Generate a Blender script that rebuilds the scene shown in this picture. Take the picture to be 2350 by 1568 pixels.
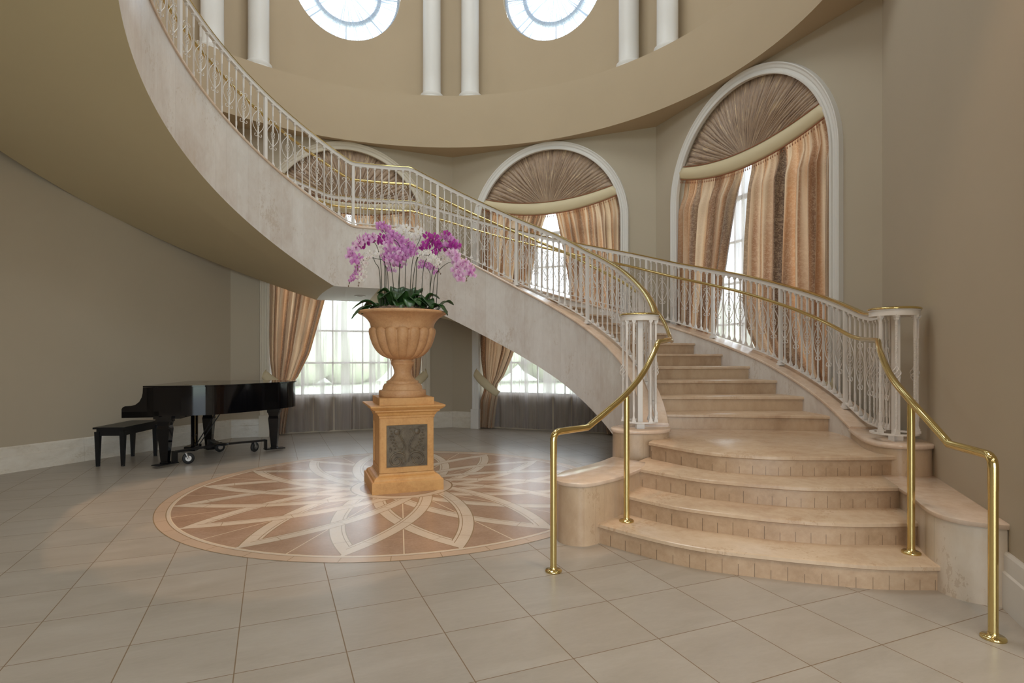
import bpy, math, random
from math import sin, cos, pi, radians, sqrt, atan2, degrees
from mathutils import Vector
random.seed(7)
for o in list(bpy.data.objects): bpy.data.objects.remove(o)
S = bpy.context.scene
COL = S.collection

# ------------------------------------------------------------------ camera
CAM_H = 1.332
cam_d = bpy.data.cameras.new('camera'); cam = bpy.data.objects.new('camera', cam_d); COL.objects.link(cam)
cam.location = (0, 0, CAM_H); cam.rotation_euler = (pi/2, 0, 0)
cam_d.sensor_width = 36; cam_d.lens = 36*1307/2350; cam_d.shift_y = 34.5/2350
cam_d.clip_start = 0.05; cam_d.clip_end = 200
S.camera = cam
S.view_settings.view_transform = 'Standard'; S.view_settings.look = 'None'
S.view_settings.gamma = 1; S.view_settings.use_curve_mapping = False
S.view_settings.exposure = 0.18

# ------------------------------------------------------------------ world: a bright hazy sky
w = bpy.data.worlds.new('sky'); S.world = w; w.use_nodes = True
bg = w.node_tree.nodes['Background']; bg.inputs[0].default_value = (0.78, 0.90, 1.0, 1); bg.inputs[1].default_value = 5.4

CX, CY = -1.125, 5.836          # centre of the rotunda
AP, RV = 4.545, 4.92            # octagon apothem, vertex radius

def area(name, loc, rot, sx, sy, power, col, portal=False, spread=None, shape='RECTANGLE'):
    l = bpy.data.lights.new(name, 'AREA'); l.shape = shape; l.size = sx
    if shape in ('RECTANGLE', 'ELLIPSE'): l.size_y = sy
    l.energy = power; l.color = col
    if spread: l.spread = spread
    if portal: l.cycles.is_portal = True
    o = bpy.data.objects.new(name, l); COL.objects.link(o); o.location = loc; o.rotation_euler = rot
    return o
def aim(o, target):
    o.rotation_euler = (Vector(target)-o.location).to_track_quat('-Z', 'Y').to_euler()

# daylight portals in the window openings
for az in (-22.5, 22.5, 67.5):
    a = radians(az); n = Vector((sin(a), cos(a)))
    p = Vector((CX, CY)) + n*(AP+0.32)
    o = area('window_portal', (p.x, p.y, 2.75), (0, 0, 0), 2.7, 4.4, 1, (1, 1, 1), portal=True); aim(o, (CX, CY, 2.75))
for k in range(8):
    a = radians(22.5+45*k); n = Vector((sin(a), cos(a)))
    p = Vector((CX, CY)) + n*5.2
    o = area('window_portal', (p.x, p.y, 8.06), (0, 0, 0), 2.0, 2.0, 1, (1, 1, 1), portal=True); aim(o, (CX, CY, 8.06))
o = area('window_portal', (0.3, -6.95, 2.2), (0, 0, 0), 7.0, 4.0, 1, (1, 1, 1), portal=True); aim(o, (0.3, 0, 2.2))

# hall lights: added cool fill in drum, downlights over medallion, added fill in foyer
WARM = (1.0, 0.86, 0.68)
o = area('dome_fill', (CX, CY, 10.9), (0, 0, 0), 4.0, 4.0, 200, (0.90, 0.97, 1.0), shape='DISK')  # added fill light under the dome, makes up for weak daylight
def spot(name, loc, target, power, ang, col=WARM, blend=0.25, rad=0.05):
    l = bpy.data.lights.new(name, 'SPOT'); l.energy = power; l.spot_size = radians(ang); l.spot_blend = blend; l.color = col
    l.shadow_soft_size = rad
    o = bpy.data.objects.new(name, l); COL.objects.link(o); o.location = loc; aim(o, target); return o
for (lx, ly), (tx, ty), e, an in (((-2.6, 4.6), (-3.0, 5.0), 520, 17), ((-2.9, 6.2), (-2.6, 5.9), 420, 18), ((-1.4, 3.6), (-1.6, 4.4), 420, 15), ((0.2, 4.6), (0.1, 5.1), 430, 16), ((0.2, 7.2), (0.0, 6.6), 300, 16)):
    spot('downlight_beam', (lx, ly, 10.2), (tx, ty, 0), e, an, (1.0, 0.62, 0.36), 0.10)
spot('downlight_beam', (1.6, 2.2, 5.0), (1.9, 3.9, 0.3), 70, 62, (1.0, 0.66, 0.40), 0.5, .06)
for x, y, e in ((0.3, -1.6, 75), (3.6, -1.0, 78), (-3.2, -1.2, 14)):
    area('foyer_fill', (x, y, 4.95), (0, 0, 0), 1.4, 1.4, e*1.15, (1.0, 0.92, 0.80))  # added fill lights behind the camera, brighten the stairs and walls

# ------------------------------------------------------------------ helpers
def P(az, r, z=0.0):
    a = radians(az); return (CX+r*sin(a), CY+r*cos(a), z)
def W(az, s, off, z):
    a = radians(az); return (CX+sin(a)*(AP+off)+cos(a)*s, CY+cos(a)*(AP+off)-sin(a)*s, z)
def lerp(a, b, t): return a+(b-a)*t
def interp(tab, x):
    if x <= tab[0][0]: return tab[0][1]
    for (x0, y0), (x1, y1) in zip(tab, tab[1:]):
        if x <= x1: return lerp(y0, y1, (x-x0)/(x1-x0))
    return tab[-1][1]
def catmull(pts, n=8):
    pts = [Vector(p) for p in pts]; out = []
    ext = [pts[0]*2-pts[1]] + pts + [pts[-1]*2-pts[-2]]
    for i in range(1, len(ext)-2):
        p0, p1, p2, p3 = ext[i-1:i+3]
        for k in range(n):
            t = k/n
            out.append(0.5*((2*p1)+(-p0+p2)*t+(2*p0-5*p1+4*p2-p3)*t*t+(-p0+3*p1-3*p2+p3)*t**3))
    out.append(pts[-1]); return out

class MB:
    def __init__(s): s.v = []; s.f = []; s.sm = []
    def add(s, vs, fs, smooth=False):
        b = len(s.v); s.v += [tuple(v) for v in vs]; s.f += [tuple(b+i for i in f) for f in fs]; s.sm += [smooth]*len(fs); return s
    def box(s, c, d, rz=0, taper=1.0):
        cx, cy, cz = c; x, y, z = d[0]/2, d[1]/2, d[2]/2; vs = []
        for k, (sz, tp) in enumerate(((-1, 1.0), (1, taper))):
            for sx, sy in ((-1, -1), (1, -1), (1, 1), (-1, 1)):
                a, b = sx*x*tp, sy*y*tp
                vs.append((cx+a*cos(rz)-b*sin(rz), cy+a*sin(rz)+b*cos(rz), cz+sz*z))
        return s.add(vs, [(3, 2, 1, 0), (4, 5, 6, 7), (0, 1, 5, 4), (1, 2, 6, 5), (2, 3, 7, 6), (3, 0, 4, 7)])
    def prism(s, poly, z0, z1, smooth=False):
        n = len(poly); z0f = z0 if callable(z0) else (lambda p: z0); z1f = z1 if callable(z1) else (lambda p: z1)
        vs = [(p[0], p[1], z0f(p)) for p in poly]+[(p[0], p[1], z1f(p)) for p in poly]
        s.add(vs, [tuple(range(n-1, -1, -1)), tuple(range(n, 2*n))])
        s.add(vs, [(i, (i+1) % n, n+(i+1) % n, n+i) for i in range(n)], smooth); return s
    def grid(s, rows, smooth=True, closed_u=False, closed_v=False):
        n = len(rows); m = len(rows[0]); vs = [p for r in rows for p in r]; fs = []
        for i in range(n if closed_v else n-1):
            for j in range(m if closed_u else m-1):
                a = i*m+j; b = i*m+(j+1) % m; c = ((i+1) % n)*m+(j+1) % m; d = ((i+1) % n)*m+j
                fs.append((a, b, c, d))
        return s.add(vs, fs, smooth)
    def tube(s, pts, r, n=8, caps=True, closed=False):
        pts = [Vector(p) for p in pts]; rr = r if callable(r) else (lambda i: r)
        N = len(pts); rows = []; up = None
        for i, p in enumerate(pts):
            if closed: t = pts[(i+1) % N]-pts[i-1]
            else: t = pts[min(i+1, N-1)]-pts[max(i-1, 0)]
            t.normalize()
            if up is None:
                up = Vector((0, 0, 1)) if abs(t.z) < 0.9 else Vector((1, 0, 0))
            x = up.cross(t); x.normalize(); y = t.cross(x); up = y
            rows.append([tuple(p+(x*cos(2*pi*k/n)+y*sin(2*pi*k/n))*rr(i)) for k in range(n)])
        s.grid(rows, True, closed_u=True, closed_v=closed)
        if caps and not closed:
            s.add(rows[0], [tuple(range(n-1, -1, -1))]); s.add(rows[-1], [tuple(range(n))])
        return s
    def lathe(s, prof, c=(0, 0), n=32, smooth=True, rf=None):
        rows = []
        for (r, z) in prof:
            rows.append([(c[0]+(r*(rf(2*pi*k/n, z) if rf else 1))*cos(2*pi*k/n), c[1]+(r*(rf(2*pi*k/n, z) if rf else 1))*sin(2*pi*k/n), z) for k in range(n)])
        s.grid(rows, smooth, closed_u=True)
        if prof[0][0] > 1e-4: s.add(rows[0], [tuple(range(n-1, -1, -1))])
        if prof[-1][0] > 1e-4: s.add(rows[-1], [tuple(range(n))])
        return s
    def build(s, name, mat, parent=None, loc=None, sharp=None):
        me = bpy.data.meshes.new(name); me.from_pydata(s.v, [], s.f); me.update()
        me.polygons.foreach_set('use_smooth', s.sm); 
        mats = mat if isinstance(mat, (list, tuple)) else [mat]
        for m in mats: me.materials.append(m)
        o = bpy.data.objects.new(name, me); COL.objects.link(o)
        if parent is not None: o.parent = parent
        if loc is not None: o.location = loc
        return o
def recalc(o):
    import bmesh
    bm = bmesh.new(); bm.from_mesh(o.data); bmesh.ops.recalc_face_normals(bm, faces=bm.faces); bm.to_mesh(o.data); bm.free()
def weld_smooth(o, ang=35, dist=1e-5):
    import bmesh
    bm = bmesh.new(); bm.from_mesh(o.data); bmesh.ops.remove_doubles(bm, verts=bm.verts, dist=dist)
    bmesh.ops.recalc_face_normals(bm, faces=bm.faces)
    for e in bm.edges:
        e.smooth = not (len(e.link_faces) == 2 and e.calc_face_angle(0) > radians(ang))
    for f in bm.faces: f.smooth = True
    bm.to_mesh(o.data); bm.free(); return o
def tag(o, label=None, cat=None, group=None, kind=None):
    if label: o['label'] = label
    if cat: o['category'] = cat
    if group: o['group'] = group
    if kind: o['kind'] = kind
    return o
def thing(name, label, cat, loc=(0, 0, 0), group=None):
    o = bpy.data.objects.new(name, None); o.empty_display_size = .1; COL.objects.link(o); o.location = loc
    return tag(o, label, cat, group)
def struct(o): o['kind'] = 'structure'; return o
def setp(o, parent):
    o.parent = parent; o.location = Vector(o.location)-Vector(parent.location)

# ------------------------------------------------------------------ materials
def new_mat(name):
    m = bpy.data.materials.new(name); m.use_nodes = True; nt = m.node_tree
    return m, nt, nt.nodes['Principled BSDF']
def srgb(r, g, b):
    f = lambda c: (c/255/12.92) if c/255 <= .04045 else ((c/255+.055)/1.055)**2.4
    return (f(r), f(g), f(b), 1)
class NT:
    def __init__(s, nt): s.nt = nt
    def n(s, t, **kw):
        x = s.nt.nodes.new(t)
        for k, v in kw.items(): setattr(x, k, v)
        return x
    def link(s, a, b): s.nt.links.new(a, b)
    def val(s, sock, v):
        if hasattr(v, 'is_linked') or hasattr(v, 'links'): s.link(v, sock)
        else: sock.default_value = v
    def m(s, op, a, b=0.0, c=0.0, clamp=False):
        x = s.n('ShaderNodeMath', operation=op); x.use_clamp = clamp
        s.val(x.inputs[0], a); s.val(x.inputs[1], b)
        if op in ('MULTIPLY_ADD', 'COMPARE', 'SMOOTH_MIN', 'WRAP'): s.val(x.inputs[2], c)
        return x.outputs[0]
    def coord(s): return s.n('ShaderNodeTexCoord').outputs['Object']
    def sep(s, v):
        x = s.n('ShaderNodeSeparateXYZ'); s.link(v, x.inputs[0]); return x.outputs
    def comb(s, x, y, z):
        c = s.n('ShaderNodeCombineXYZ'); s.val(c.inputs[0], x); s.val(c.inputs[1], y); s.val(c.inputs[2], z); return c.outputs[0]
    def noise(s, v, scale, detail=4, rough=.55, dist=0.0):
        x = s.n('ShaderNodeTexNoise'); s.link(v, x.inputs['Vector']); x.inputs['Scale'].default_value = scale
        x.inputs['Detail'].default_value = detail; x.inputs['Roughness'].default_value = rough; x.inputs['Distortion'].default_value = dist
        return x.outputs['Fac']
    def white(s, v, dim='3D'):
        x = s.n('ShaderNodeTexWhiteNoise', noise_dimensions=dim)
        s.link(v, x.inputs['W' if dim == '1D' else 'Vector']); return x.outputs['Value']
    def ramp(s, f, stops):
        x = s.n('ShaderNodeValToRGB'); s.link(f, x.inputs[0]); e = x.color_ramp.elements
        while len(e) < len(stops): e.new(.5)
        for i, (p, c) in enumerate(stops): e[i].position = p; e[i].color = c
        return x.outputs['Color']
    def mix(s, f, a, b, mode='MIX'):
        x = s.n('ShaderNodeMix', data_type='RGBA', blend_type=mode); s.val(x.inputs[0], f); s.val(x.inputs[6], a); s.val(x.inputs[7], b)
        return x.outputs[2]
    def bump(s, h, strength, dist, bsdf):
        x = s.n('ShaderNodeBump'); x.inputs['Strength'].default_value = strength; x.inputs['Distance'].default_value = dist
        s.link(h, x.inputs['Height']); s.link(x.outputs[0], bsdf.inputs['Normal'])
def grey(v): return (v, v, v, 1)

def paint(name, col, rough=.75, grain=.04):
    m, nt, b = new_mat(name); N = NT(nt); c = N.coord()
    f = N.noise(c, 1.3, 3); f2 = N.noise(c, 90, 2)
    d = tuple(x*(1-grain*2) for x in col[:3])+(1,)
    N.link(N.mix(f, d, col), b.inputs['Base Color']); b.inputs['Roughness'].default_value = rough
    b.inputs['Specular IOR Level'].default_value = .3
    N.bump(f2, .06, .004, b); return m
M = {}
M['wall'] = paint('wall_paint', srgb(187, 174, 153))
M['drum'] = paint('drum_paint', srgb(188, 168, 140))
M['soffit'] = paint('soffit_paint', srgb(200, 184, 150))
M['soffit_lit'] = paint('soffit_lit_paint', srgb(226, 224, 218))  # lighter copy of the soffit paint, window bounce put into the colour
M['white'] = paint('white_trim', srgb(226, 222, 216), .45, .02)
M['cream'] = paint('cream_trim', srgb(214, 204, 186), .55, .03)
M['rail_white'] = paint('white_enamel', srgb(226, 220, 214), .35, .02)

def travertine(name, base, dark, light, slabs=None, zscale=.5, rough=.28, joints=0.0, pits=True, stripe_amt=.35):
    m, nt, b = new_mat(name); N = NT(nt); c = N.coord(); x, y, z = N.sep(c)
    sc = N.n('ShaderNodeMapping'); sc.inputs['Scale'].default_value = (1, 1, zscale); N.link(c, sc.inputs[0]); v = sc.outputs[0]
    n1 = N.noise(v, 2.2, 6, .6, .6); n2 = N.noise(v, 14, 5, .7, .3); n3 = N.noise(v, 60, 3, .6)
    col = N.ramp(N.m('ADD', N.m('MULTIPLY', n1, .65), N.m('MULTIPLY', n2, .35)), [(.32, dark), (.5, base), (.68, light)])
    if slabs:
        az = N.m('ARCTAN2', N.m('SUBTRACT', x, CX), N.m('SUBTRACT', y, CY))
        q = N.m('MULTIPLY', az, 57.29578/slabs)
        idx = N.m('FLOOR', q); wn = N.white(idx, '1D')
        col = N.mix(N.m('MULTIPLY', N.m('ABSOLUTE', N.m('SUBTRACT', wn, .5)), stripe_amt), col, N.mix(N.m('GREATER_THAN', wn, .5), dark, light))
        if joints:
            fr = N.m('SUBTRACT', q, idx)
            j = N.m('LESS_THAN', fr, joints)
            col = N.mix(N.m('MULTIPLY', j, .35 if slabs > 2 else .6), col, tuple(k*.45 for k in dark[:3])+(1,))
    if pits:
        p = N.m('GREATER_THAN', N.m('MULTIPLY', N.noise(v, 38, 3, .7), N.noise(v, 3.1, 2)), .36)
        col = N.mix(N.m('MULTIPLY', p, .35), col, tuple(k*f for k, f in zip(dark[:3], (.82, .74, .6)))+(1,))
        st = N.ramp(N.noise(v, 1.1, 5, .65, 1.0), [(.62, (0, 0, 0, 1)), (.74, (1, 1, 1, 1))])
        col = N.mix(N.m('MULTIPLY', st, .4), col, srgb(196, 170, 132))
    N.link(col, b.inputs['Base Color']); b.inputs['Roughness'].default_value = rough
    N.bump(n3, .05, .003, b); return m
M['stringer'] = travertine('travertine_panels', srgb(214, 206, 198), srgb(198, 184, 172), srgb(226, 220, 214), slabs=3.6, joints=.012)
M['cap'] = travertine('travertine_cap', srgb(214, 190, 168), srgb(196, 168, 144), srgb(228, 208, 190), rough=.15, pits=False)
M['tread'] = travertine('travertine_tread', srgb(200, 174, 146), srgb(184, 154, 126), srgb(212, 188, 162), rough=.22)
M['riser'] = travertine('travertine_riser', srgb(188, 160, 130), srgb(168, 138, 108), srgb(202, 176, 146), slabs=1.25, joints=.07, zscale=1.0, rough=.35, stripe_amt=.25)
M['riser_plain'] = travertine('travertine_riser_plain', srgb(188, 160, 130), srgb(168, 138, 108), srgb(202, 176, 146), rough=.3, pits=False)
M['wing_panel'] = travertine('travertine_wing_panels', srgb(206, 188, 166), srgb(186, 162, 136), srgb(222, 210, 194), slabs=1.7, joints=.02, rough=.3, stripe_amt=1.0)
M['warm_panel'] = travertine('travertine_warm_panels', srgb(192, 166, 138), srgb(172, 144, 116), srgb(206, 182, 154), slabs=2.2, joints=.02, rough=.3)
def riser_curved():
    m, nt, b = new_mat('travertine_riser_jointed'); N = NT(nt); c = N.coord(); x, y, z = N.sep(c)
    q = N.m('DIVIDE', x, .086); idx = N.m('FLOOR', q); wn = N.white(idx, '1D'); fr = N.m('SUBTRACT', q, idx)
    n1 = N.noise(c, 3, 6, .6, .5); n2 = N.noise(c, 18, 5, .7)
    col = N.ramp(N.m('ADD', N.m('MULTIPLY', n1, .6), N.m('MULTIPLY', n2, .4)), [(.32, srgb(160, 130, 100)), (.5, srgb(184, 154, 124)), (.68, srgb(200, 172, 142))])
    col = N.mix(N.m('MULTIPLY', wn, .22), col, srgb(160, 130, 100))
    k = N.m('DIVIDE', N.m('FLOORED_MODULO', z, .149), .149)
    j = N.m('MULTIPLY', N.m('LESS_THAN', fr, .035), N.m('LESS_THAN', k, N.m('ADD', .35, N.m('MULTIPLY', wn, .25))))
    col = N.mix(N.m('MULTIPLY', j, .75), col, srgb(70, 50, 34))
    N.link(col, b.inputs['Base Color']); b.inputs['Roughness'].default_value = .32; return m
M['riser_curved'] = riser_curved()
M['base'] = travertine('travertine_baseboard', srgb(222, 214, 200), srgb(204, 194, 176), srgb(232, 226, 214), slabs=12, joints=.004, zscale=2, rough=.35, stripe_amt=.1)

def metal(name, col, rough, noise=0.0):
    m, nt, b = new_mat(name); b.inputs['Base Color'].default_value = col; b.inputs['Metallic'].default_value = 1; b.inputs['Roughness'].default_value = rough
    return m
M['brass'] = metal('polished_brass', (0.72, 0.58, 0.26, 1), .13)
M['steel'] = metal('caster_steel', (0.6, 0.6, 0.6, 1), .35)
def plain(name, col, rough=.5, spec=.5, coat=0):
    m, nt, b = new_mat(name); b.inputs['Base Color'].default_value = col; b.inputs['Roughness'].default_value = rough
    b.inputs['Specular IOR Level'].default_value = spec; b.inputs['Coat Weight'].default_value = coat; b.inputs['Coat Roughness'].default_value = .03
    return m
M['black'] = plain('black_lacquer', (.003, .003, .004, 1), .07, .45, 0)
M['black_satin'] = plain('black_satin', (.008, .008, .009, 1), .35, .35)
M['rubber'] = plain('black_rubber', (.015, .015, .015, 1), .6)
M['dark'] = plain('dark_recess', (.03, .028, .025, 1), .7)

# floor tiles (rotated square grid) ------------------------------------------------
TILE = 0.4572; YAW = 0.3994; TX, TY, ASP = 2.3191, 8.9287, 0.9795
def floor_mat():
    m, nt, b = new_mat('floor_tile'); N = NT(nt); c = N.coord(); x, y, z = N.sep(c)
    ca, sa = cos(YAW), sin(YAW)
    X = N.m('ADD', N.m('MULTIPLY', x, ca/TILE), N.m('MULTIPLY', y, sa/TILE))
    Y = N.m('ADD', N.m('MULTIPLY', x, -sa/TILE), N.m('MULTIPLY', y, ca/TILE))
    U = N.m('ADD', X, TX); V = N.m('ADD', N.m('MULTIPLY', Y, -1/ASP), TY)
    iu, iv = N.m('FLOOR', U), N.m('FLOOR', V)
    du = N.m('ABSOLUTE', N.m('SUBTRACT', N.m('SUBTRACT', U, iu), .5)); dv = N.m('ABSOLUTE', N.m('SUBTRACT', N.m('SUBTRACT', V, iv), .5))
    g = N.m('GREATER_THAN', N.m('MAXIMUM', du, dv), .5-.0055)
    wn = N.white(N.comb(iu, iv, 0))
    off = N.n('ShaderNodeVectorMath', operation='MULTIPLY_ADD'); N.link(N.comb(wn, wn, 0), off.inputs[0]); off.inputs[1].default_value = (9, 5, 0); N.link(N.comb(N.m('MULTIPLY', U, .35), V, 0), off.inputs[2])
    n1 = N.noise(off.outputs[0], 2.0, 5, .6, .8); n2 = N.noise(off.outputs[0], 22, 4, .7)
    col = N.ramp(N.m('ADD', N.m('MULTIPLY', n1, .7), N.m('MULTIPLY', n2, .3)), [(.3, srgb(158, 150, 139)), (.5, srgb(170, 162, 152)), (.7, srgb(180, 173, 164))])
    col = N.mix(N.m('MULTIPLY', wn, .18), col, srgb(176, 160, 142))
    col = N.mix(g, col, srgb(128, 107, 82))
    N.link(col, b.inputs['Base Color'])
    N.link(N.m('ADD', N.m('MULTIPLY', n2, .12), N.m('ADD', .25, N.m('MULTIPLY', g, .3))), b.inputs['Roughness'])
    b.inputs['Specular IOR Level'].default_value = .6
    N.bump(N.m('MULTIPLY', g, -1.0), .5, .002, b)
    return m
M['floor'] = floor_mat()

# inlaid medallion: sixteen points, woven bands -------------------------------------
def medallion_mat():
    m, nt, b = new_mat('medallion_inlay'); N = NT(nt); c = N.coord(); x, y, z = N.sep(c)
    X = N.m('SUBTRACT', x, CX); Y = N.m('SUBTRACT', y, CY)
    r = N.m('SQRT', N.m('ADD', N.m('MULTIPLY', X, X), N.m('MULTIPLY', Y, Y)))
    az = N.m('MULTIPLY', N.m('ARCTAN2', X, Y), 57.29578)
    sec = N.m('ROUND', N.m('DIVIDE', az, 22.5)); loc = N.m('MULTIPLY', N.m('SUBTRACT', az, N.m('MULTIPLY', sec, 22.5)), pi/180)
    nz = N.noise(c, 3, 4, .6, .5); nf = N.noise(c, 40, 4, .7)
    nn = N.m('ADD', N.m('MULTIPLY', nz, .6), N.m('MULTIPLY', nf, .4))
    brown = N.ramp(nn, [(.3, srgb(150, 122, 102)), (.5, srgb(168, 140, 119)), (.7, srgb(182, 155, 135))])
    cream = N.ramp(nn, [(.3, srgb(200, 184, 166)), (.7, srgb(214, 200, 184))])
    grout = srgb(150, 128, 100); grout_l = srgb(222, 204, 178)
    # radial saw joints in the brown pieces
    fa = N.m('ABSOLUTE', N.m('SUBTRACT', N.m('ABSOLUTE', loc), radians(11.25)))
    col = N.mix(N.m('LESS_THAN', N.m('MULTIPLY', fa, r), .004), brown, grout_l)
    for k in (-3, -2, -1, 0, 1, 2, 3):
        th = N.m('SUBTRACT', loc, radians(22.5*k))
        px = N.m('MULTIPLY', r, N.m('COSINE', th)); py = N.m('MULTIPLY', r, N.m('SINE', th))
        for sg in (1, -1):
            dx = N.m('SUBTRACT', px, .75); dy = N.m('ADD', N.m('MULTIPLY', py, sg), 1.97)
            d = N.m('SQRT', N.m('ADD', N.m('MULTIPLY', dx, dx), N.m('MULTIPLY', dy, dy)))
            e = N.m('ABSOLUTE', N.m('SUBTRACT', d, 2.300))
            inx = N.m('GREATER_THAN', px, .33)
            side = N.m('GREATER_THAN', N.m('MULTIPLY', py, sg), -.02)
            gate = N.m('MULTIPLY', inx, side)
            mask = N.m('MULTIPLY', N.m('LESS_THAN', e, .064), gate)
            gm = N.m('MULTIPLY', N.m('LESS_THAN', N.m('ABSOLUTE', N.m('SUBTRACT', e, .0600)), .004), gate)
            gi = N.m('MULTIPLY', N.m('LESS_THAN', N.m('ABSOLUTE', N.m('SUBTRACT', d, 2.268)), .003), gate)
            # short cross joints along each band
            fr = N.m('FRACT', N.m('MULTIPLY', N.m('ARCTAN2', dx, dy), 4.4))
            gj = N.m('MULTIPLY', N.m('MULTIPLY', N.m('LESS_THAN', fr, .012), mask), .7)
            col = N.mix(mask, col, cream); col = N.mix(gm, col, grout); col = N.mix(gi, col, grout); col = N.mix(gj, col, grout)
    def ring(col, r0, r1, cc):
        k = N.m('MULTIPLY', N.m('GREATER_THAN', r, r0), N.m('LESS_THAN', r, r1)); return N.mix(k, col, cc)
    col = ring(col, .5, .515, grout); col = ring(col, -1, .5, cream); col = ring(col, .405, .42, grout); col = ring(col, -1, .405, brown)
    col = ring(col, 2.035, 3, cream); col = ring(col, 2.035, 2.043, grout_l); col = ring(col, 2.066, 2.073, grout)
    fo = N.m('FRACT', N.m('DIVIDE', az, 9.0)); gr = N.mix(N.m('LESS_THAN', fo, .014), srgb(196, 172, 150), grout)
    col = ring(col, 2.073, 2.156, gr); col = ring(col, 2.156, 3, grout)
    N.link(col, b.inputs['Base Color'])
    N.link(N.m('ADD', N.m('MULTIPLY', nf, .1), .19), b.inputs['Roughness']); b.inputs['Specular IOR Level'].default_value = .4
    return m
M['medallion'] = medallion_mat()

def fabric_sheer(name, col, opac, trans=.6, band=0.0):
    m, nt, b = new_mat(name); nt.nodes.remove(b); N = NT(nt); out = nt.nodes['Material Output']
    c = N.coord()
    d = N.n('ShaderNodeBsdfDiffuse'); d.inputs[0].default_value = col; t = N.n('ShaderNodeBsdfTranslucent'); t.inputs[0].default_value = col
    a = N.n('ShaderNodeMixShader'); a.inputs[0].default_value = trans; N.link(d.outputs[0], a.inputs[1]); N.link(t.outputs[0], a.inputs[2])
    tr = N.n('ShaderNodeBsdfTransparent'); mx = N.n('ShaderNodeMixShader')
    mp = N.n('ShaderNodeMapping'); mp.inputs['Scale'].default_value = (6, 6, .25); N.link(c, mp.inputs[0])
    f = N.m('ADD', opac-.12, N.m('MULTIPLY', N.noise(mp.outputs[0], 1.0, 3), .24))
    if band:
        u, v, _ = N.sep(N.n('ShaderNodeUVMap').outputs[0])
        q = N.noise(N.comb(N.m('MULTIPLY', u, 4.2), N.m('MULTIPLY', v, .12), 0), 1.6, 3, .6)
        q = N.n('ShaderNodeMapRange'); q.inputs[1].default_value = .47; q.inputs[2].default_value = .56; q.inputs[3].default_value = 0; q.inputs[4].default_value = band
        N.link(N.noise(N.comb(N.m('MULTIPLY', u, 4.2), N.m('MULTIPLY', v, .12), 0), 1.6, 3, .6), q.inputs[0]); f = N.m('ADD', f, q.outputs[0])
    # cloth seen edge-on is denser
    lw = N.n('ShaderNodeLayerWeight'); lw.inputs[0].default_value = .5
    f = N.m('ADD', f, N.m('MULTIPLY', N.m('POWER', lw.outputs['Facing'], 2.0), .5), clamp=True)
    N.link(f, mx.inputs[0]); N.link(tr.outputs[0], mx.inputs[1]); N.link(a.outputs[0], mx.inputs[2]); N.link(mx.outputs[0], out.inputs[0])
    return m
M['sheer'] = fabric_sheer('sheer_voile', srgb(184, 174, 168), .55, .45, .36)
def sunburst():
    m, nt, b = new_mat('sheer_sunburst'); nt.nodes.remove(b); N = NT(nt); out = nt.nodes['Material Output']
    u, v, _ = N.sep(N.n('ShaderNodeUVMap').outputs[0])
    f = N.noise(N.comb(N.m('MULTIPLY', u, 40), N.m('MULTIPLY', v, .6), 0), 1.0, 4, .75)
    g = N.ramp(f, [(.40, grey(.42)), (.50, grey(.72)), (.58, grey(.98))])
    g = N.m('ADD', g, N.m('MULTIPLY', N.m('POWER', v, 2.5), .25), clamp=True)
    d = N.n('ShaderNodeBsdfDiffuse'); d.inputs[0].default_value = srgb(176, 186, 200); t = N.n('ShaderNodeBsdfTranslucent'); t.inputs[0].default_value = srgb(150, 160, 176)
    a = N.n('ShaderNodeMixShader'); a.inputs[0].default_value = .5; N.link(d.outputs[0], a.inputs[1]); N.link(t.outputs[0], a.inputs[2])
    tr = N.n('ShaderNodeBsdfTransparent'); mx = N.n('ShaderNodeMixShader'); N.link(g, mx.inputs[0]); N.link(tr.outputs[0], mx.inputs[1]); N.link(a.outputs[0], mx.inputs[2]); N.link(mx.outputs[0], out.inputs[0]); return m
M['sheer_disc'] = sunburst()

def drape_mat(name):
    m, nt, b = new_mat(name); N = NT(nt); out = nt.nodes['Material Output']
    uv = N.n('ShaderNodeUVMap').outputs[0]; u, v, _ = N.sep(uv)     # u across the cloth in metres, v up
    st = N.noise(N.comb(N.m('MULTIPLY', u, 1.0), N.m('MULTIPLY', v, .03), 0), 3.3, 2, .6)
    dam = N.noise(uv, 26, 3, .6, 2.2)
    col = N.ramp(st, [(.30, srgb(104, 86, 72)), (.39, srgb(166, 128, 98)), (.46, srgb(222, 206, 180)), (.54, srgb(196, 152, 112)), (.62, srgb(128, 106, 90)), (.70, srgb(214, 194, 164))])
    col = N.mix(N.m('MULTIPLY', N.m('GREATER_THAN', dam, .52), .22), col, srgb(232, 214, 186))
    N.link(col, b.inputs['Base Color']); b.inputs['Roughness'].default_value = .42; b.inputs['Sheen Weight'].default_value = .3
    t = N.n('ShaderNodeBsdfTranslucent'); N.link(N.mix(.35, col, srgb(255, 200, 150), 'MULTIPLY'), t.inputs[0])
    mx = N.n('ShaderNodeMixShader'); mx.inputs[0].default_value = .42
    N.link(b.outputs[0], mx.inputs[1]); N.link(t.outputs[0], mx.inputs[2]); N.link(mx.outputs[0], out.inputs[0])
    N.bump(dam, .12, .003, b); return m
M['drape'] = drape_mat('gold_damask')
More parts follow.
